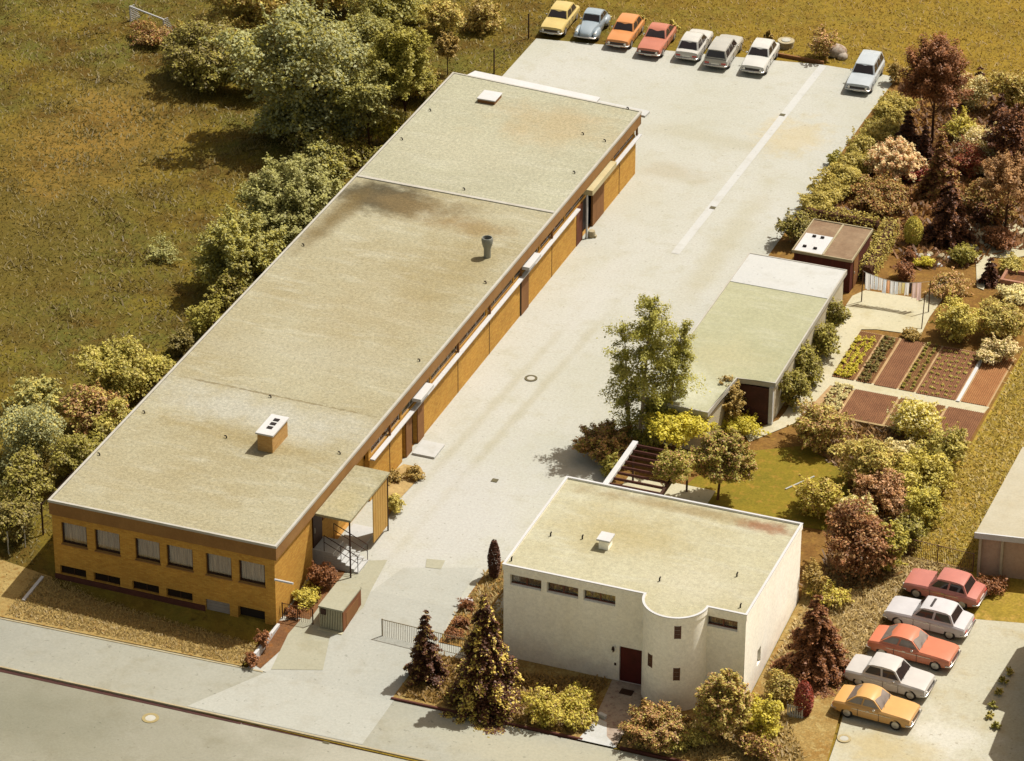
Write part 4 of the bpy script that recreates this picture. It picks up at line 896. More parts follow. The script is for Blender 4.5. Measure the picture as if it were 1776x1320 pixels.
def crown_spray(rg,C,rad,leaf,dens,nb=None,up=.5):
    """branch sprays reaching out and up, with gaps between"""
    rad=np.array(rad); nb=nb or int(75*dens); pts=[];nor=[];ton=[]; L=[]
    for i in range(nb):
        d=sph(rg,1)[0]; d[2]=abs(d[2])*(1+up)-.35; d/=np.linalg.norm(d)
        a=C+d*rad*rg.uniform(.1,.4)-np.array([0,0,rad[2]*.2]); b=C+d*rad*rg.uniform(.75,1.1)
        L.append((a,b)); n=int(rg.uniform(.7,1.3)*np.linalg.norm(b-a)/leaf*22)
        t=rg.uniform(.2,1.02,n); w=rad.mean()*.16*(1.15-t*.75)
        p=a+(b-a)*t[:,None]+rg.normal(0,1,(n,3))*w[:,None]*.7; pts.append(p); nor.append(np.tile(d*.5+np.array([0,0,.5]),(n,1))); ton.append(np.clip(.5+rg.normal(0,.13)+rg.normal(0,.2,n),0,1))
    return np.concatenate(pts),np.concatenate(nor),np.concatenate(ton),L
def crown_cone(rg,base,H,R0,leaf,dens,layers=None,droop=.35,pow_=.9,start=.06):
    pts=[];nor=[];ton=[];layers=layers or int(H*3.2)
    for i in range(layers):
        f=i/layers; z=H*(start+(1-start)*f); r=R0*(1-f)**pow_*rg.uniform(.82,1.12)+.05
        nb=max(5,int(13*(1-f)+5))
        for k in range(nb):
            a=rg.uniform(0,6.283); rl=r*rg.uniform(.72,1.15); n=int(dens*rl/leaf*20)+3; t=rg.uniform(.12,1,n)**.7
            dr=droop*rl*t**1.6
            x=np.stack([np.cos(a)*rl*t,np.sin(a)*rl*t,-dr],1)+rg.normal(0,1,(n,3))*(.07*rl*(1.1-t*.6)[:,None]+.03)*np.array([1,1,.6])
            pts.append(base+np.array([0,0,z])+x); nor.append(np.tile(np.array([math.cos(a)*.5,math.sin(a)*.5,.75]),(n,1))); ton.append(np.clip(.4+rg.normal(0,.12)+.25*t*(t>.8)+rg.normal(0,.15,n),0,1))
    return np.concatenate(pts),np.concatenate(nor),np.concatenate(ton)
def crown_birch(rg,P,C,H,R0,leaf,dens):
    """branches leaving a leader all the way up, longest low down, tips drooping, gaps between"""
    pts=[];nor=[];ton=[];L=[]; nb=int(H*16*dens)
    for i in range(nb):
        f=rg.uniform(.0,1)**.95; prof=math.sin(math.pi*(f*.82+.14))**.75*rg.choice([.35,.6,.85,1,1.3],p=[.2,.25,.3,.17,.08])*rg.uniform(.8,1.15)
        a=rg.uniform(0,6.283); rl=R0*max(.08,prof); b0=P+(C-P)*min(1,f*1.1)*np.array([1,1,0])+np.array([0,0,H*f*.93]); n=int(rl/leaf*20)+8; t=rg.uniform(.1,1,n)**.8
        z=rl*((.15+.9*f)*t-.62*t*t); x=np.stack([np.cos(a)*rl*t,np.sin(a)*rl*t,z],1)+rg.normal(0,1,(n,3))*np.array([.1,.1,.14])*(.5+rl*.5)
        pts.append(b0+x); nor.append(np.tile(np.array([math.cos(a)*.6,math.sin(a)*.6,.6]),(n,1))); ton.append(np.clip(.5+rg.normal(0,.14)+rg.normal(0,.2,n),0,1)); L.append((b0,b0+np.array([math.cos(a)*rl*.8,math.sin(a)*rl*.8,rl*.2])))
    return np.concatenate(pts),np.concatenate(nor),np.concatenate(ton),L
SEED=[10]
def plant(name,style,bb,pk,label,cat,group=None,base=None,leaf=None,dens=1.,clump=.36,flat=1.,trunk=True,two=None,gap=0.,tw=None):
    SEED[0]+=1; rg=np.random.default_rng(SEED[0]); x0,y0,x1,y1=bb; xm,ym=(x0+x1)/2,(y0+y1)/2
    g=G(xm,(ym+y1)/2); s=scale_at(g); r=(x1-x0)/2/s; v=(y1-y0)/2/s
    if base is None:
        hh=math.sqrt(max((v*v-(.49*r*flat)**2),(.32*r)**2))/.87
        P=G(xm,ym+hh*.87*s*.92); cz=P[2]+hh*.82
    else:
        P=G(*base); s=scale_at(P); r=(x1-x0)/2/s; v=(y1-y0)/2/s; hh=math.sqrt(max((v*v-(.49*r*flat)**2),(.32*r)**2))/.87; cz=P[2]+(base[1]-ym)/s/.87
    off=0
    C=np.array([P[0],P[1],cz])
    if base is not None:               # the crown may lean away from the foot
        k=(xm-base[0])/s; C[0]+=k*.93; C[1]+=0
    leaf=(leaf or max(.11,min(.2,r*.085)))*1.0
    e=empty(name,(P[0],P[1],P[2]),label,cat,group); L=[]
    if style=='bush': p,n,t=crown_lobes(rg,C,(r,r*flat,hh),leaf,dens,clump,gap=gap)
    elif style=='spray': p,n,t,L=crown_spray(rg,C,(r,r*flat,hh),leaf,dens)
    elif style=='birch':
        Hh=(base[1]-y0)/s/.87; xt=(xm-base[0])/s; C=P+np.array([xt,0,Hh]); p,n,t,L=crown_birch(rg,P,C,Hh,r,leaf,dens); cz=P[2]+Hh*.5
    elif style=='cone':
        Hh=(y1-y0-.35*r*s)/s/.87; P=G(xm,y1-.35*r*s); e.location=P; C=P.copy(); p,n,t=crown_cone(rg,P,Hh,r,leaf,dens,pow_=1.0); C=P+np.array([0,0,Hh*.8]); cz=C[2]
    elif style=='weep':
        Hh=(y1-y0-.4*r*s)/s/.87; P=G(xm,y1-.4*r*s); e.location=P; p,n,t=crown_cone(rg,P,Hh,r,leaf,dens,droop=.75,pow_=1.0); C=P+np.array([0,0,Hh*.8]); cz=C[2]
    elif style=='column':
        Hh=(y1-y0-.3*r*s)/s/.87; P=G(xm,y1-.3*r*s); e.location=P; m=int(dens*90*r*Hh/leaf**2*.35); z=rg.uniform(0,1,m); a=rg.uniform(0,6.283,m); rr=r*np.sin(np.pi*np.clip(z*.86+.1,0,1))**.6*rg.uniform(.7,1.05,m)
        n=np.stack([np.cos(a),np.sin(a),.5+0*a],1); p=P+np.stack([np.cos(a)*rr,np.sin(a)*rr,z*Hh],1); t=np.clip(rg.normal(.45,.2,m),0,1); C=P+np.array([0,0,Hh*.7]); cz=C[2]
    p[:,2]=np.maximum(p[:,2],P[2]+.02)
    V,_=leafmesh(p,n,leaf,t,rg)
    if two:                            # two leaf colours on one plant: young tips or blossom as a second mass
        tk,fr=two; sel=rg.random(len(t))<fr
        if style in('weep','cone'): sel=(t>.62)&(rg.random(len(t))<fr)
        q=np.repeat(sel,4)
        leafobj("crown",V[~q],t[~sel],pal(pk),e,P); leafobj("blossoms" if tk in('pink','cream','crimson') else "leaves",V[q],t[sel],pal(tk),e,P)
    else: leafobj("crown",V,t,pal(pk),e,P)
    if trunk:
        b=MB(); w=tw or max(.04,r*.045); lx,ly=(C[0]-P[0]),(C[1]-P[1]); w*=.8 if base is not None else .5
        b.tube([tuple(P-np.array([0,0,.2])),(P[0]+lx*.4,P[1]+ly*.4,P[2]+(cz-P[2])*.5),tuple(C+np.array([0,0,hh*.3 if style in('bush','spray') else 0]))],[w*1.3,w,w*.35],7)
        if style=='birch':
            b=MB(); b.tube([tuple(P-np.array([0,0,.2])),tuple(P*.5+C*.5),tuple(P*.1+C*.9)],[.11,.07,.012],7)
            for a_,c_ in L[::6]: b.tube([tuple(a_),tuple(c_)],[.03,.008],4)
        for k in range(0 if style=='birch' else 6):
            a=k*1.05+rg.uniform(0,.5); f=rg.uniform(.4,.9); z_=P[2]+(cz-P[2])*f
            b.tube([(P[0]+lx*f,P[1]+ly*f,z_),(P[0]+lx*f+math.cos(a)*r*.35,P[1]+ly*f+math.sin(a)*r*.35,z_+hh*.3),(C[0]+math.cos(a)*r*.72,C[1]+math.sin(a)*r*.72,max(z_,cz)+hh*.25)],[w*.55,w*.35,w*.12],5)
        if style in('bush','spray','birch'): b.build("trunk",m_birch if pk=='birch' else m_bark,e,50)
        else: MB().tube([tuple(P-np.array([0,0,.2])),tuple(C)],[w*1.2,w*.3],7).build("trunk",m_bark,e,50)
    return e
T='tree'; Bu='bush'
HB="bushes along the back of the long hall"
# --- meadow side
plant("broadleaf_tree",'bush',(408,-12,668,262),'grey',"big grey green tree casting the broad dark shadow onto the meadow",T,base=(560,238),leaf=.22,dens=1.1,clump=.25,tw=.3,gap=.22,two=('olive',.35))
plant("broadleaf_tree",'bush',(270,22,440,152),'dark',"dark bushy tree left of the big grey green tree",T,leaf=.2,dens=.9,clump=.3,two=('olive',.35))
plant("thicket_shrub",'bush',(355,-80,525,72),'tan',"brownish thicket at the top edge behind the dark bushy tree",Bu,leaf=.2,dens=.9,clump=.22,two=('brown',.5))
plant("thicket_shrub",'bush',(470,-110,650,40),'brown',"tan brown thicket at the top edge behind the big grey green tree",Bu,leaf=.2,dens=.9,clump=.22,two=('tan',.5))
plant("thicket_shrub",'bush',(600,-70,730,70),'olive',"olive thicket at the top edge right of the big grey green tree",Bu,leaf=.2,dens=.9,clump=.25,two=('sage',.4))
plant("low_shrub",'bush',(214,44,300,76),'brown',"low brown shrub beside the football goal",Bu,leaf=.14,dens=.7,two=('red',.4))
plant("young_tree",'spray',(640,50,752,205),'olive',"slim young tree between the big tree and the hall roof",T,base=(706,240),leaf=.16,dens=1.4)
plant("young_tree",'bush',(588,110,690,240),'sage',"small pale young tree at the right flank of the big tree",T,base=(640,265),leaf=.16,dens=1.,clump=.28,gap=.15,two=('olive',.4))
plant("thicket_shrub",'bush',(640,185,720,262),'olive',"olive shrub under the slim young tree by the hall roof",Bu,leaf=.15,dens=.8,two=('yellow',.3))
plant("thicket_shrub",'spray',(700,110,770,180),'olive',"small ragged shrub at the back corner of the hall roof",Bu,leaf=.14,dens=.8,two=('brown',.4))
plant("thicket_shrub",'bush',(730,-8,812,62),'tan',"tangled tan thicket left of the far corner of the yard",Bu,leaf=.16,dens=.9,clump=.26,gap=.2,two=('brown',.45))
plant("thicket_shrub",'bush',(792,-12,876,60),'brown',"brown thicket next to the grass bank by the yellow sedan",Bu,leaf=.16,dens=.8,clump=.26,gap=.2,two=('tan',.3))
plant("thicket_shrub",'bush',(676,-8,752,46),'tan',"pale tan thicket between the olive thicket and the brown one",Bu,leaf=.17,dens=.7,gap=.3,two=('olive',.4))
plant("young_tree",'spray',(755,55,800,118),'brown',"thin brown sapling at the back corner of the hall roof",T,base=(776,130),leaf=.13,dens=.5)
plant("thicket_shrub",'bush',(560,235,660,300),'olive',"low olive shrub at the foot of the big tree by the hall",Bu,leaf=.16,dens=.7,two=('dark',.4))
plant("broadleaf_shrub",'spray',(412,268,598,430),'sage',"large pale sage shrub with upright sprays beside the dark roof stain",Bu,HB,leaf=.18,dens=1.6)
plant("broadleaf_shrub",'spray',(338,358,500,520),'olive',"broad olive shrub below the large pale sage shrub",Bu,HB,leaf=.17,dens=1.3,two=('sage',.4))
plant("broadleaf_shrub",'spray',(430,340,560,450),'sage',"small sage shrub squeezed between two larger ones and the roof edge",Bu,HB,leaf=.16,dens=.9)
plant("broadleaf_shrub",'bush',(322,512,395,590),'olive',"small olive bush half way along the roof edge",Bu,HB,leaf=.15,dens=.8)
plant("broadleaf_shrub",'bush',(288,565,345,618),'dark',"smallest dark bush at the roof edge in the gap of the hedge",Bu,HB,leaf=.14,dens=.8)
plant("broadleaf_shrub",'bush',(136,574,300,700),'olive',"wide olive and tan shrub beside the small dark bush at the roof edge",Bu,HB,leaf=.16,dens=.9,clump=.26,two=('tan',.4))
plant("broadleaf_shrub",'bush',(88,655,230,765),'plum',"plum tinted shrub above the rounded grey willow bush",Bu,HB,leaf=.15,dens=.8,clump=.26,two=('tan',.4))
plant("willow_bush",'bush',(-8,690,118,815),'grey',"rounded grey willow bush at the left edge of the picture",Bu,HB,leaf=.14,dens=1.2,clump=.5,two=('tan',.25))
plant("broadleaf_shrub",'bush',(70,735,190,838),'olive',"olive shrub touching the front corner of the long roof",Bu,HB,leaf=.15,dens=.9,clump=.28,two=('dark',.35))
plant("broadleaf_shrub",'bush',(-20,775,90,885),'olive',"yellowish olive shrub below the grey willow bush",Bu,HB,leaf=.15,dens=.9,clump=.3,two=('dark',.4))
plant("broadleaf_shrub",'bush',(-30,850,80,945),'dark',"dark shaded shrub next to the brick front of the hall",Bu,HB,leaf=.15,dens=.9,two=('olive',.2))
plant("low_shrub",'bush',(250,410,318,452),'sage',"small pale weed clump standing alone in the meadow",Bu,leaf=.13,dens=.4,gap=.3)
for bb,pk,two,l in [((500,230,600,300),'sage','olive',"sage shrub between the big tree's shadow and the roof edge"),((556,272,612,342),'olive','sage',"olive shrub against the roof edge by the joint of the roof"),
  ((395,440,480,530),'sage','olive',"sage shrub in front of the broad olive shrub"),((350,470,430,560),'olive','dark',"olive shrub linking the broad shrub and the small roof edge bushes"),((232,610,320,680),'olive','tan',"olive shrub linking the wide shrub and the roof edge"),
  ((160,690,240,780),'tan','olive',"tan shrub close to the roof edge below the plum tinted shrub"),((10,640,110,720),'sage','tan',"pale sage shrub above the rounded grey willow bush"),((300,80,420,170),'olive','dark',"olive shrub at the left foot of the big tree"),((420,150,560,250),'grey','olive',"grey green lower limbs and shrub under the left side of the big tree"),((385,70,500,180),'dark','olive',"dark olive shrub joining the dark bushy tree to the big tree"),((300,10,480,96),'tan','brown',"tan brown shrub above the dark bushy tree"),((610,60,740,180),'olive','sage',"olive shrub behind the slim young tree"),((580,10,690,110),'sage','olive',"sage shrub at the upper right flank of the big tree"),((465,190,640,276),'dark','olive',"added dark shrub standing in for the shade below the big tree"),((560,140,672,262),'grey','olive',"grey green shrub under the right side of the big tree")]:  # dark shrub below the big tree is added; its colour stands for shade
    plant("broadleaf_shrub",'bush',bb,pk,l,Bu,HB,leaf=.17,dens=1.,clump=.27,gap=.1,two=(two,.4))
# --- far edge of the yard
plant("garden_shrub",'bush',(1396,46,1446,104),'brown',"brown bush in the grass beside the pale boulder behind the yard",Bu,leaf=.15,dens=.8,two=('pink',.25))
for i,(x,l) in enumerate([(1048,"leftmost of three thin weeds behind the row of cars"),(1110,"weed behind the salmon red sedan"),(1166,"weed behind the white hatchback")]):
    plant("tall_weed",'spray',(x-14,18+i*7,x+14,46+i*9),'tan',l,"weed","weeds behind the parked row",leaf=.12,dens=.25,trunk=False)
plant("tall_weed",'spray',(1322,52,1342,78),'brown',"short brown weed behind the last white sedan","weed","weeds behind the parked row",leaf=.12,dens=.2,trunk=False)
p=G(1450,95); b=MB().ell((p[0],p[1],p[2]+.25),(.75,.6,.5),12,7).ell((p[0]+.5,p[1]-.3,p[2]+.1),(.4,.4,.3),9,5).ell((p[0]-.5,p[1]+.2,p[2]+.15),(.4,.35,.35),9,5)
thing1(b,"boulder",M("pale_boulder",lin(206,196,180),lin(170,150,132),1.5,5,.2,.9,.1,.5,c3=lin(140,104,80),sc3=2.2),"pale boulder heap beside the brown bush behind the yard","boulder",smooth=50)
# --- clipped hedge mounds on the yard's right edge
mounds=[(1556,180,34),(1541,201,32),(1526,222,34),(1508,240,32),(1494,262,34),(1476,282,33),(1462,305,36),(1440,325,34),(1420,348,36)]
nm=["by the pale blue estate car","second from the pale blue estate car","third from the pale blue estate car","beside the dark conifer pair","beside the cream blossom tree","below the cream blossom tree","beside the small projecting bush","second from the shed","nearest the shed"]
for (x,y,w),l in zip(mounds,nm): plant("hedge_mound",'bush',(x-w,y-30,x+w,y+28),'hedge',"clipped olive hedge mound on the yard edge, "+l,"hedge","clipped mounds along the yard edge",leaf=.13,dens=1.2,clump=.34,trunk=False)
plant("garden_shrub",'bush',(1432,258,1462,290),'olive',"small bush projecting from the hedge over the yard",Bu,leaf=.12,dens=.8)
plant("garden_shrub",'bush',(1348,362,1414,430),'dark',"dark untrimmed bush between the yard and the brown shed",Bu,leaf=.14,dens=1.,two=('olive',.3))
def hedge(pts,w,hh,label,pk='hedge'):
    SEED[0]+=1; rg=np.random.default_rng(SEED[0]); pts=[G(*p) for p in pts]; e=empty("clipped_hedge",tuple(pts[0]),label,"hedge"); P=[];Nn=[]
    for a,b in zip(pts[:-1],pts[1:]):
        d=(b-a); L=np.linalg.norm(d[:2]); d/=np.linalg.norm(d); nrm=np.array([-d[1],d[0],0]); n=int(L*(w+2*hh)/.12**2*1.2)
        t=rg.uniform(0,1,n)*L; u=rg.uniform(-hh,w+hh,n); wob=rg.normal(0,.035,n)
        off=np.clip(u,0,w)-w/2; z=np.where(u<0,hh+u,np.where(u>w,hh-(u-w),hh))
        nn=np.where((u<0)[:,None],-nrm,np.where((u>w)[:,None],nrm,np.array([0,0,1.])))
        P.append(a+d*t[:,None]+nrm*off[:,None]+np.array([0,0,1])*z[:,None]+nn*wob[:,None]); Nn.append(nn)
    P=np.concatenate(P);Nn=np.concatenate(Nn); V,_=leafmesh(P,Nn,.13,None,rg) if False else leafmesh(P,Nn,.13,np.zeros(len(P)),rg)
    leafobj("crown",V,np.clip(rg.normal(.5,.2,len(P)),0,1),pal(pk),e,pts[0]); 
    b=MB()
    for a,c in zip(pts[:-1],pts[1:]): b.tube([tuple(a+np.array([0,0,.1])),tuple(c+np.array([0,0,.1]))],w*.3,6); b.tube([tuple(a+np.array([0,0,hh*.6])),tuple(c+np.array([0,0,hh*.6]))],w*.33,6)
    b.build("stems",m_bark,e); return e
hedge([(1398,386),(1522,410)],.8,1.25,"long clipped hedge behind the brown shed")
hedge([(1546,408),(1502,490)],.95,1.2,"clipped hedge running past the right side of the brown shed")
# --- top right garden
plant("birch_tree",'spray',(1555,68,1676,222),'red',"tall reddish birch with a slim trunk in the upper garden",T,base=(1616,252),leaf=.13,dens=1.6)
plant("young_tree",'bush',(1538,95,1566,148),'brown',"small brown sapling by the end of the yard edge",T,leaf=.12,dens=.7)
plant("blossom_tree",'bush',(1640,198,1762,296),'cream',"cream blossoming tree behind the red round bush",T,leaf=.14,dens=1.,clump=.3,two=('tan',.3))
plant("blossom_tree",'spray',(1496,236,1604,318),'cream',"cream and pink blossom tree beside the hedge mounds",T,leaf=.14,dens=1.5,two=('pink',.35))
plant("garden_shrub",'bush',(1556,285,1608,322),'crimson',"crimson bush at the foot of the pink blossom tree",Bu,leaf=.12,dens=.9)
plant("conifer",'cone',(1546,190,1600,268),'blackred',"left of two near black conifers behind the blossom tree",T,leaf=.13,dens=1.2)
plant("conifer",'cone',(1578,214,1626,290),'blackred',"right of two near black conifers behind the blossom tree",T,leaf=.13,dens=1.2)
plant("conifer",'cone',(1588,226,1672,352),'red',"rusty brown conifer left of the red round bush",T,leaf=.13,dens=1.1,two=('brown',.6))
plant("round_bush",'bush',(1648,236,1724,308),'crimson',"dark red round bush in the middle of the upper garden",Bu,leaf=.12,dens=1.,two=('red',.6))
plant("conifer",'cone',(1594,312,1694,432),'blackred',"big near black conifer above the rockery",T,leaf=.14,dens=1.3,two=('red',.5))
plant("garden_shrub",'bush',(1470,306,1594,376),'brown',"wide brown shrub above the long clipped hedge",Bu,leaf=.14,dens=1.,clump=.28,two=('red',.35))
plant("garden_shrub",'bush',(1656,300,1776,384),'brown',"tan leafy shrub behind the circular gravel path",Bu,leaf=.15,dens=1.,clump=.28,two=('red',.4))
plant("garden_shrub",'bush',(1676,345,1736,392),'blackred',"dark shrub at the upper rim of the circular path",Bu,leaf=.13,dens=.9)
plant("twin_stem_tree",'spray',(1690,268,1800,376),'plum',"thin twin stemmed tree in the circular bed",T,base=(1742,408),leaf=.12,dens=.8)
plant("ground_shrub",'bush',(1700,394,1776,438),'red',"low dark red planting under the twin stemmed tree",Bu,leaf=.12,dens=.9,flat=.8)
plant("broadleaf_tree",'bush',(1700,168,1800,310),'blackred',"dark tree mass at the right edge behind the cream blossoms",T,leaf=.18,dens=1.,clump=.28,two=('red',.4))
plant("broadleaf_tree",'bush',(1720,108,1800,200),'brown',"brown tree at the right edge against the meadow",T,leaf=.17,dens=.9,clump=.28,two=('tan',.4))
plant("conifer",'cone',(1680,112,1716,160),'blackred',"small dark conifer against the meadow edge",T,leaf=.12,dens=.9)
plant("conifer",'cone',(1702,160,1762,250),'blackred',"dark layered conifer above the cream blossoming tree",T,leaf=.13,dens=1.1)
plant("garden_shrub",'bush',(1656,112,1722,196),'pale',"pale leaved shrub right of the tall reddish birch",Bu,leaf=.14,dens=.7,two=('brown',.4))
plant("garden_shrub",'bush',(1630,196,1700,250),'tan',"tan shrub behind the trunk of the reddish birch",Bu,leaf=.14,dens=.8,two=('yellow',.3))
plant("topiary_bush",'column',(1566,378,1600,428),'gold',"golden topped topiary column by the clipped hedge",Bu,leaf=.1,dens=1.2)
plant("conifer",'cone',(1560,420,1596,464),'red',"small rusty conifer below the topiary column",T,leaf=.11,dens=1.)
plant("conifer",'cone',(1694,442,1738,500),'blackred',"dark cone shaped conifer beside the planter box",T,leaf=.11,dens=1.2)
plant("garden_shrub",'bush',(1728,440,1790,482),'tan',"tan shrub behind the planter box",Bu,leaf=.12,dens=.8)
plant("garden_shrub",'bush',(1548,452,1594,492),'red',"low red brown shrub beside the rockery stones",Bu,leaf=.11,dens=.8)
plant("garden_shrub",'bush',(1586,440,1622,464),'yellow',"small yellow green cushion plant on the rockery",Bu,leaf=.1,dens=.9,trunk=False)
plant("garden_shrub",'bush',(1610,460,1692,518),'brown',"brown flowering shrub between the washing and the dark conifer",Bu,leaf=.12,dens=.8,two=('pink',.25))
plant("garden_shrub",'bush',(1640,418,1692,462),'olive',"low olive shrub right of the rockery",Bu,leaf=.12,dens=.8)
plant("garden_shrub",'bush',(1610,512,1700,602),'tan',"big tan bush at the upper end of the vegetable beds",Bu,leaf=.14,dens=1.1,clump=.27,two=('gold',.35))
plant("garden_shrub",'bush',(1678,508,1790,596),'tan',"second big tan bush reaching the right picture edge",Bu,leaf=.14,dens=1.1,clump=.27,two=('brown',.35))
plant("garden_shrub",'bush',(1690,580,1768,634),'cream',"pale cushion bush at the corner of the bare soil",Bu,leaf=.13,dens=1.1,clump=.3,two=('olive',.2))
plant("garden_shrub",'bush',(1560,570,1602,592),'brown',"tiny brown bush above the seedling rows",Bu,leaf=.1,dens=.8)
plant("garden_shrub",'bush',(1716,488,1790,530),'pale',"pale blossoming ground shrub below the planter box",Bu,leaf=.12,dens=.8)
# shrubs on the garage side
for bb,l in (((1410,500,1470,584),"shrub by the corner of the dark shed"),((1390,540,1456,622),"second shrub from the shed"),((1364,582,1432,670),"third shrub from the shed"),((1342,626,1408,712),"shrub nearest the dark garage front")):
    plant("wall_shrub",'bush',bb,'olive',"tall olive shrub against the garage row, "+l,Bu,"shrubs along the garage row",leaf=.13,dens=1.1,clump=.3,two=('dark',.35))
plant("garden_shrub",'bush',(1262,696,1308,726),'yellow',"bright leafy plant in front of the dark garage planks",Bu,leaf=.13,dens=.8)
plant("garden_shrub",'bush',(1238,722,1334,752),'yellow',"yellow green ground plants below the garage notch",Bu,leaf=.12,dens=.8,flat=.7)
plant("creeper",'spray',(1222,650,1296,742),'brown',"brown creeper climbing the inner edge of the garage roof","creeper",leaf=.12,dens=.9)
# birch group
plant("birch_tree",'birch',(1058,504,1196,742),'birch',"tall slender birch standing over the yard and the garage roof",T,base=(1108,772),leaf=.12,dens=.72)
plant("birch_tree",'birch',(1044,556,1110,730),'birch',"thin young birch leaning towards the yard",T,base=(1092,765),leaf=.11,dens=.6)
plant("birch_tree",'birch',(1146,540,1222,700),'birch',"thin birch on the garage side of the birch group",T,base=(1150,765),leaf=.11,dens=.7)
plant("garden_shrub",'spray',(992,726,1104,804),'plum',"plum brown shrub spilling onto the yard below the birch",Bu,leaf=.13,dens=1.1,two=('olive',.35))
plant("vine_cover",'bush',(1102,708,1228,772),'yellow',"bright yellow green vine heaped over the far end of the pergola","vine",base=(1168,800),leaf=.15,dens=1.2,clump=.3)
plant("vine_cover",'bush',(1176,690,1252,768),'olive',"olive vine heaped against the near end wall of the garage row","vine",leaf=.13,dens=1.1,clump=.3,trunk=False,two=('yellow',.3))
plant("creeper",'bush',(1118,772,1206,850),'olive',"olive creeper with pale blossoms climbing the pergola rafters","creeper",base=(1178,892),trunk=False,leaf=.12,dens=.9,clump=.26,gap=.25,two=('pink',.15))
plant("garden_shrub",'bush',(1040,780,1076,832),'olive',"small olive bush between the white pergola beam and the yard",Bu,leaf=.12,dens=.8)
plant("garden_tree",'spray',(1196,744,1310,850),'olive',"small olive tree casting a shadow on the garden lawn",T,base=(1244,868),leaf=.13,dens=1.6,two=('plum',.35))
# middle right shrubbery
SH="shrubbery between the garden lawn and the rough grass"
for bb,pk,two,l in [((1366,690,1480,790),'tan','plum',"brown tan shrub at the left end of the lower vegetable bed"),((1520,672,1640,768),'gold','pale',"pale golden small tree over the lower vegetable bed"),
  ((1436,736,1562,852),'tan','brown',"tan shrub with dark stems in the middle of the shrubbery"),((1590,730,1680,820),'tan','olive',"tan shrub at the edge of the rough grass"),
  ((1536,768,1662,864),'gold','tan',"broad tan brown shrub below the golden small tree"),((1478,798,1572,892),'plum','pink',"plum red airy shrub in the middle of the shrubbery"),
  ((1374,810,1464,904),'gold','brown',"brown shrub on the corner of the garden lawn"),((1560,820,1640,920),'gold','olive',"golden olive shrub beside the rough grass"),
  ((1545,890,1600,960),'olive','dark',"olive shrub next to the grey railing"),((1450,850,1530,920),'pale','tan',"pale grey blossoming shrub above the big dark shrub"),((1530,756,1590,800),'pale','cream',"whitish blossoming shrub in the middle of the shrubbery")]:
    plant("garden_shrub",'bush',bb,pk,l,Bu,SH,leaf=.14,dens=1.05,clump=.27,two=(two,.4))
plant("broadleaf_shrub",'bush',(1412,872,1552,1020),'red',"big dark plum shrub behind the white house",Bu,leaf=.15,dens=1.1,clump=.22,two=('plum',.4))
plant("broadleaf_shrub",'bush',(1500,876,1572,1000),'olive',"olive green shrub on the right flank of the big dark shrub",Bu,leaf=.14,dens=1.,clump=.28,two=('gold',.4))
plant("garden_shrub",'bush',(1396,1006,1478,1058),'gold',"golden green flat shrub above the dark red yew",Bu,leaf=.13,dens=.9,two=('brown',.4))
plant("yew_tree",'cone',(1342,1022,1482,1190),'red',"dark red yew beside the white side wall of the house",T,leaf=.13,dens=1.1,two=('blackred',.4))
plant("garden_shrub",'bush',(1388,960,1430,1040),'brown',"brown bush at the back corner of the white house",Bu,leaf=.13,dens=.8)
plant("garden_shrub",'bush',(1312,1156,1390,1222),'brown',"brown tan shrub at the front corner of the white house",Bu,leaf=.12,dens=.9,two=('tan',.4))
plant("garden_tree",'spray',(1202,1162,1300,1290),'tan',"tall loose grey tan shrub in front of the round tower",T,base=(1252,1285),leaf=.12,dens=1.7,two=('plum',.4))
plant("garden_shrub",'bush',(1284,1196,1366,1290),'gold',"golden yellow green shrub right of the round tower",Bu,leaf=.13,dens=1.1,clump=.3,two=('yellow',.4))
plant("garden_shrub",'bush',(1278,1255,1350,1318),'plum',"dark plum shrub below the golden one at the street",Bu,leaf=.12,dens=.9,two=('gold',.25))
plant("ornamental_grass",'spray',(1076,1215,1196,1300),'plum',"dark ornamental grass clump at the foot of the round tower","plant",leaf=.12,dens=1.2,two=('tan',.3),trunk=False)
plant("garden_shrub",'bush',(1140,1250,1225,1306),'tan',"low tan shrub before the ornamental grass",Bu,leaf=.11,dens=.7,two=('olive',.4))
plant("garden_shrub",'column',(1376,1180,1410,1245),'crimson',"slim dark red upright bush by the picket gate",Bu,leaf=.1,dens=1.)
plant("ground_shrub",'bush',(1688,992,1760,1030),'red',"low red brown shrub in the shadow of the roadside garage",Bu,leaf=.11,dens=.6)
for i,(x,y,l) in enumerate([(1750,1164,"topmost"),(1741,1180,"second from the top"),(1732,1200,"third from the top"),(1722,1222,"second from the bottom"),(1716,1240,"bottom left"),(1728,1258,"bottom right")]):
    plant("lot_weed",'spray',(x-9,y-9,x+9,y+8),'olive' if i%2 else 'tan',l+" of six small weeds along the rim of the big dark shadow","weed","weeds at the shadow rim on the lot",leaf=.07,dens=.22,trunk=False)
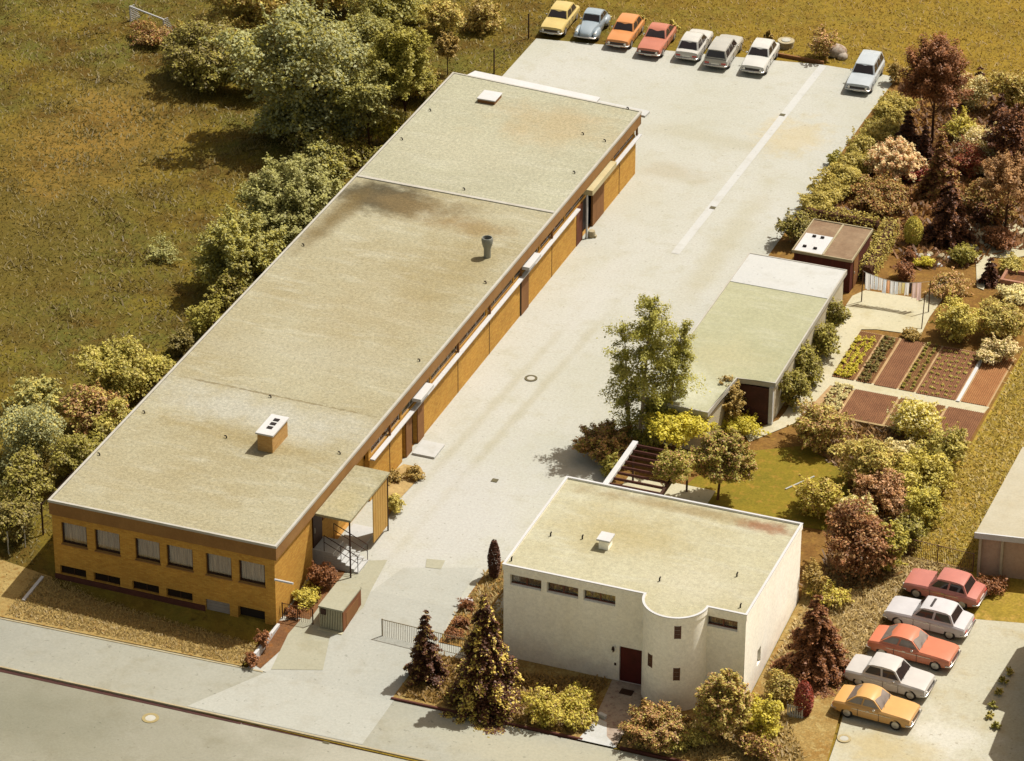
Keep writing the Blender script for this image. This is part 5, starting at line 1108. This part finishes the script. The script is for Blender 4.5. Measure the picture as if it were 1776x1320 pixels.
# --- front garden of the house
plant("weeping_spruce",'weep',(760,1018,922,1256),'blackred',"tall weeping spruce with light drooping tips before the house",T,leaf=.14,dens=1.25,two=('tip',.8))
plant("spruce",'cone',(704,1048,774,1188),'blackred',"small narrow spruce near the driveway railing",T,leaf=.11,dens=1.3,two=('brown',.5))
plant("columnar_cypress",'column',(846,936,868,1006),'blackred',"thin dark pillar cypress at the back corner of the white house",T,leaf=.1,dens=1.3)
for bb,l in (((905,1190,985,1262),"beside the weeping spruce"),((960,1186,1050,1240),"in the shadow of the house wall"),((975,1222,1034,1270),"nearest the entry path")):
    plant("creeping_juniper",'bush',bb,'gold',"spreading golden juniper mound "+l,Bu,"juniper mounds before the house",leaf=.12,dens=1.,clump=.34,flat=1.1,trunk=False,two=('brown',.3))
for x,y,l in((812,1050,"upper"),(800,1078,"middle"),(786,1100,"lower")):
    plant("ground_shrub",'bush',(x-16,y-11,x+16,y+10),'red',l+" of three low reddish plants in the bed beside the driveway","plant","low plants beside the driveway",leaf=.09,dens=.9,trunk=False)
for bb,pk,l in(((655,812,702,838),'brown',"brown low bush under the hall wall beyond the canopy"),((700,806,738,834),'brown',"brown low bush at the yard edge beyond the canopy"),((668,850,706,890),'tan',"dry tan low bush beside the slatted screen"),
   ((530,968,590,1020),'red',"dark red low bush in front of the entrance steps"),((505,1015,565,1045),'gold',"yellow low bush behind the gate railing"),((490,1056,520,1074),'red',"red brown low bush behind the gate railing"),((440,1090,470,1128),'red',"red brown low bush on the slope by the white retaining wall"),((424,1128,452,1156),'red',"red brown low bush at the kerb corner of the front lawn")):
    plant("ground_shrub",'bush',bb,pk,l,Bu,leaf=.1,dens=.8,trunk=False)
def stick(name,a,b,r,mat,label,cat,z=.1):
    p,q=G(*a),G(*b); thing1(MB().tube([(p[0],p[1],p[2]+z),(q[0],q[1],q[2]+z)],r,6),name,mat,label,cat)
stick("pole",(1362,851),(1412,829),.04,m_strip,"thin pale pole lying across the garden lawn","pole")
p,q=G(1346,97),G(1428,112); thing1(MB().prism([(p[0],p[1]),(q[0],q[1]),(q[0],q[1]+.16),(p[0],p[1]+.16)],-.05,.2),"timber_edging",m_pier,"long brown timber edging at the far end of the yard near the boulder","edging",bevel=.015)
p=G(812,1046); thing1(MB().ell((p[0],p[1],p[2]+.12),(.28,.2,.18),10,6),"stone",m_white,"white stone at the edge of the bed beside the driveway","stone",smooth=50)
# --- vegetables: heads in rows
def head(rg,r,pk,name):
    p,n,t=crown_lobes(rg,np.array([0,0,r*.55]),(r,r,r*.7),.085,1.,.5,nc=7); p[:,2]=np.maximum(p[:,2],.01); V,_=leafmesh(p,n,.09,t,rg); return leafobj(name,V,t,pal(pk))
rg=np.random.default_rng(77)
def rows(name,pk,label,cat,group,xs,ys,z,r):
    proto=None
    for x in xs:
        for y in ys:
            if proto is None: o=head(rg,r,pk,name); proto=o; tag(o,label,cat,group)
            else: o=proto.copy(); COL.objects.link(o)
            o.location=(x+rg.uniform(-.04,.04),y+rg.uniform(-.06,.06),z); s=rg.uniform(.75,1.2); o.scale=(s,s,s); o.rotation_euler=(0,0,rg.uniform(0,6))
rows("lettuce",'yellow',"yellow green lettuce head in the bed nearest the garage row","lettuce","lettuces of the upper bed",(31.3,31.66,32.02),np.arange(33.8,38.4,.44),.1,.17)
rows("cabbage",'dark',"dark cabbage plant in the strip beside the lettuces","cabbage","cabbages of the upper bed",(32.72,33.1),np.arange(33.8,39,.5),.1,.17)
rows("carrot_tuft",'olive',"small green tuft in the narrow strip between two pale lines","vegetable","green tufts of the upper bed",(35.15,35.62),np.arange(33.7,39,.4),.1,.09)
rows("seedling",'tan',"tiny pale seedling on the red tilled soil","seedling","seedlings on the red soil",np.arange(36.2,38.1,.33),np.arange(33.7,39,.55),.1,.07)
rows("salad_head",'pale',"pale salad head in the lower vegetable bed","salad","salad heads of the lower bed",(31.75,32.1,32.45),np.arange(29.5,32.5,.42),.1,.17)
# --- grass and ground cover
def tufts(name,poly,n,hgt,mat,off=.0,seed=1,wid=.08,clus=None):
    rg=np.random.default_rng(seed); P=np.array(poly); lo,hi=P.min(0),P.max(0); pts=[]
    while len(pts)<n:
        q=rg.uniform(lo,hi,(n,2)); inside=np.zeros(n,bool); j=len(P)-1
        for i in range(len(P)):
            c=((P[i,1]>q[:,1])!=(P[j,1]>q[:,1]))&(q[:,0]<(P[j,0]-P[i,0])*(q[:,1]-P[i,1])/(P[j,1]-P[i,1]+1e-12)+P[i,0]); inside^=c; j=i
        if clus:
            m=np.sin(q[:,0]*.9+1.3*np.sin(q[:,1]*.5))*np.sin(q[:,1]*.8+1.1*np.sin(q[:,0]*.37))+rg.normal(0,.5,n); inside&=m>clus
        pts+=list(q[inside])
    q=np.array(pts[:n]); z=np.array([h(*a)+off for a in q]); hh=hgt*rg.uniform(.5,1.5,n); a=rg.uniform(0,6.283,n); w=wid*rg.uniform(.6,1.4,n)
    d=np.stack([np.cos(a),np.sin(a),0*a],1)*w[:,None]; up=np.stack([rg.normal(0,.9,n)*hh,(.75+rg.normal(0,.6,n))*hh,hh*.75],1); b=np.stack([q[:,0],q[:,1],z],1)
    V=np.stack([b-d,b+d,b+d*.5+up,b-d*.5+up],1).reshape(-1,3)
    o=leafobj(name,V,rg.uniform(0,1,n),mat); o["kind"]="stuff"; return o
mg=leafmat("meadow_blades",lin(124,108,42),.18,.3); mg2=leafmat("dry_blades",lin(172,146,86),.35,.3)
tufts("meadow_grass",[(-46,66),(-11,-4),(-1.4,-3.4),(-1.4,12),(-.4,54),(-.4,72),(-1,95),(-50,95)],90000,.13,mg,-.045,3,.04)
tufts("field_grass",[(-1,72),(23.5,74),(41,74),(60,74),(60,96),(-3,96)],34000,.13,leafmat("field_blades",lin(150,122,42),.2,.3),-.045,4,.035)
tufts("weed_patches",[(-46,66),(-14,8),(-4,18),(-3,60),(-30,92)],9000,.2,leafmat("weed_blades",lin(112,96,38),.25,.3),-.045,5,.045,1.0)
tufts("front_grass",[(-1,-3.6),(12,-3.3),(12,-.1),(-1,-.1)],9000,.08,mg2,.08,6,.03)
tufts("verge_tufts",[(36.5,2.4),(38.4,2.1),(41.4,-3),(31.9,-3),(31.9,1),(34,.2),(36.3,1.9)],5200,.14,mg2,.06,7,.06)
tufts("verge_grass",[(37,16.8),(36.5,5),(40.9,5),(40.6,9),(40.9,15),(43.4,15.6),(43.4,16.6)],12000,.12,leafmat("verge_blades",lin(186,161,104),.35,.3),.07,8,.06)
tufts("lawn_grass",[(38.3,16.9),(43.8,17),(43.8,30),(46,46),(40.4,46),(40.4,28)],16000,.09,leafmat("rough_blades",lin(176,152,68),.35,.3),.055,9,.05)
tufts("bed_plants",[(20.3,-3.1),(20.5,.2),(23.5,.4),(29.3,1.9),(29.3,-3.1)],6000,.16,leafmat("bed_blades",lin(150,118,59),.4,.3),.05,10,.06)
tufts("bed_growth",[(20.7,7.8),(22.2,10.8),(23.4,10.8),(23.4,1.4),(20.7,1.4)],2500,.14,mg2,.05,11,.05)
tufts("garden_growth",[(24,52),(29.8,49),(32,47.5),(35,49),(36,52),(44,53),(58,53),(58,72),(24,72)],14000,.3,leafmat("garden_blades",lin(126,87,45),.5,.3),.03,12,.1)
tufts("low_growth",[(36.6,11.4),(40,14),(40,28.8),(33,28.8),(33,25),(36,23),(36.4,17)],6000,.25,leafmat("low_blades",lin(134,99,50),.5,.3),.03,13,.08)
# ================================================================ LIGHT
EL,AZ=R(60),R(41)
w=bpy.data.worlds.new("World"); S.world=w; w.use_nodes=True; nt=w.node_tree; bg=nt.nodes["Background"]
sky=nt.nodes.new("ShaderNodeTexSky"); sky.sky_type='NISHITA'; sky.sun_disc=False; sky.sun_elevation=EL; sky.sun_rotation=AZ; sky.dust_density=3; sky.altitude=300
mx=nt.nodes.new("ShaderNodeMix"); mx.data_type='RGBA'; mx.blend_type='MULTIPLY'; mx.inputs[0].default_value=1; mx.inputs[7].default_value=(.74,.56,.36,1)
nt.links.new(sky.outputs[0],mx.inputs[6]); nt.links.new(mx.outputs[2],bg.inputs[0]); bg.inputs[1].default_value=.15
sd=bpy.data.lights.new("sun",'SUN'); sd.energy=3.3; sd.angle=R(.53); sd.color=(1,.985,.94); so=bpy.data.objects.new("sun",sd); COL.objects.link(so)
dirv=Vector((math.sin(AZ)*math.cos(EL),math.cos(AZ)*math.cos(EL),math.sin(EL))); so.rotation_euler=dirv.to_track_quat('Z','Y').to_euler(); so.location=(0,0,60)
S.view_settings.view_transform='Standard'; S.view_settings.look='None'; S.view_settings.exposure=.83; S.view_settings.gamma=1
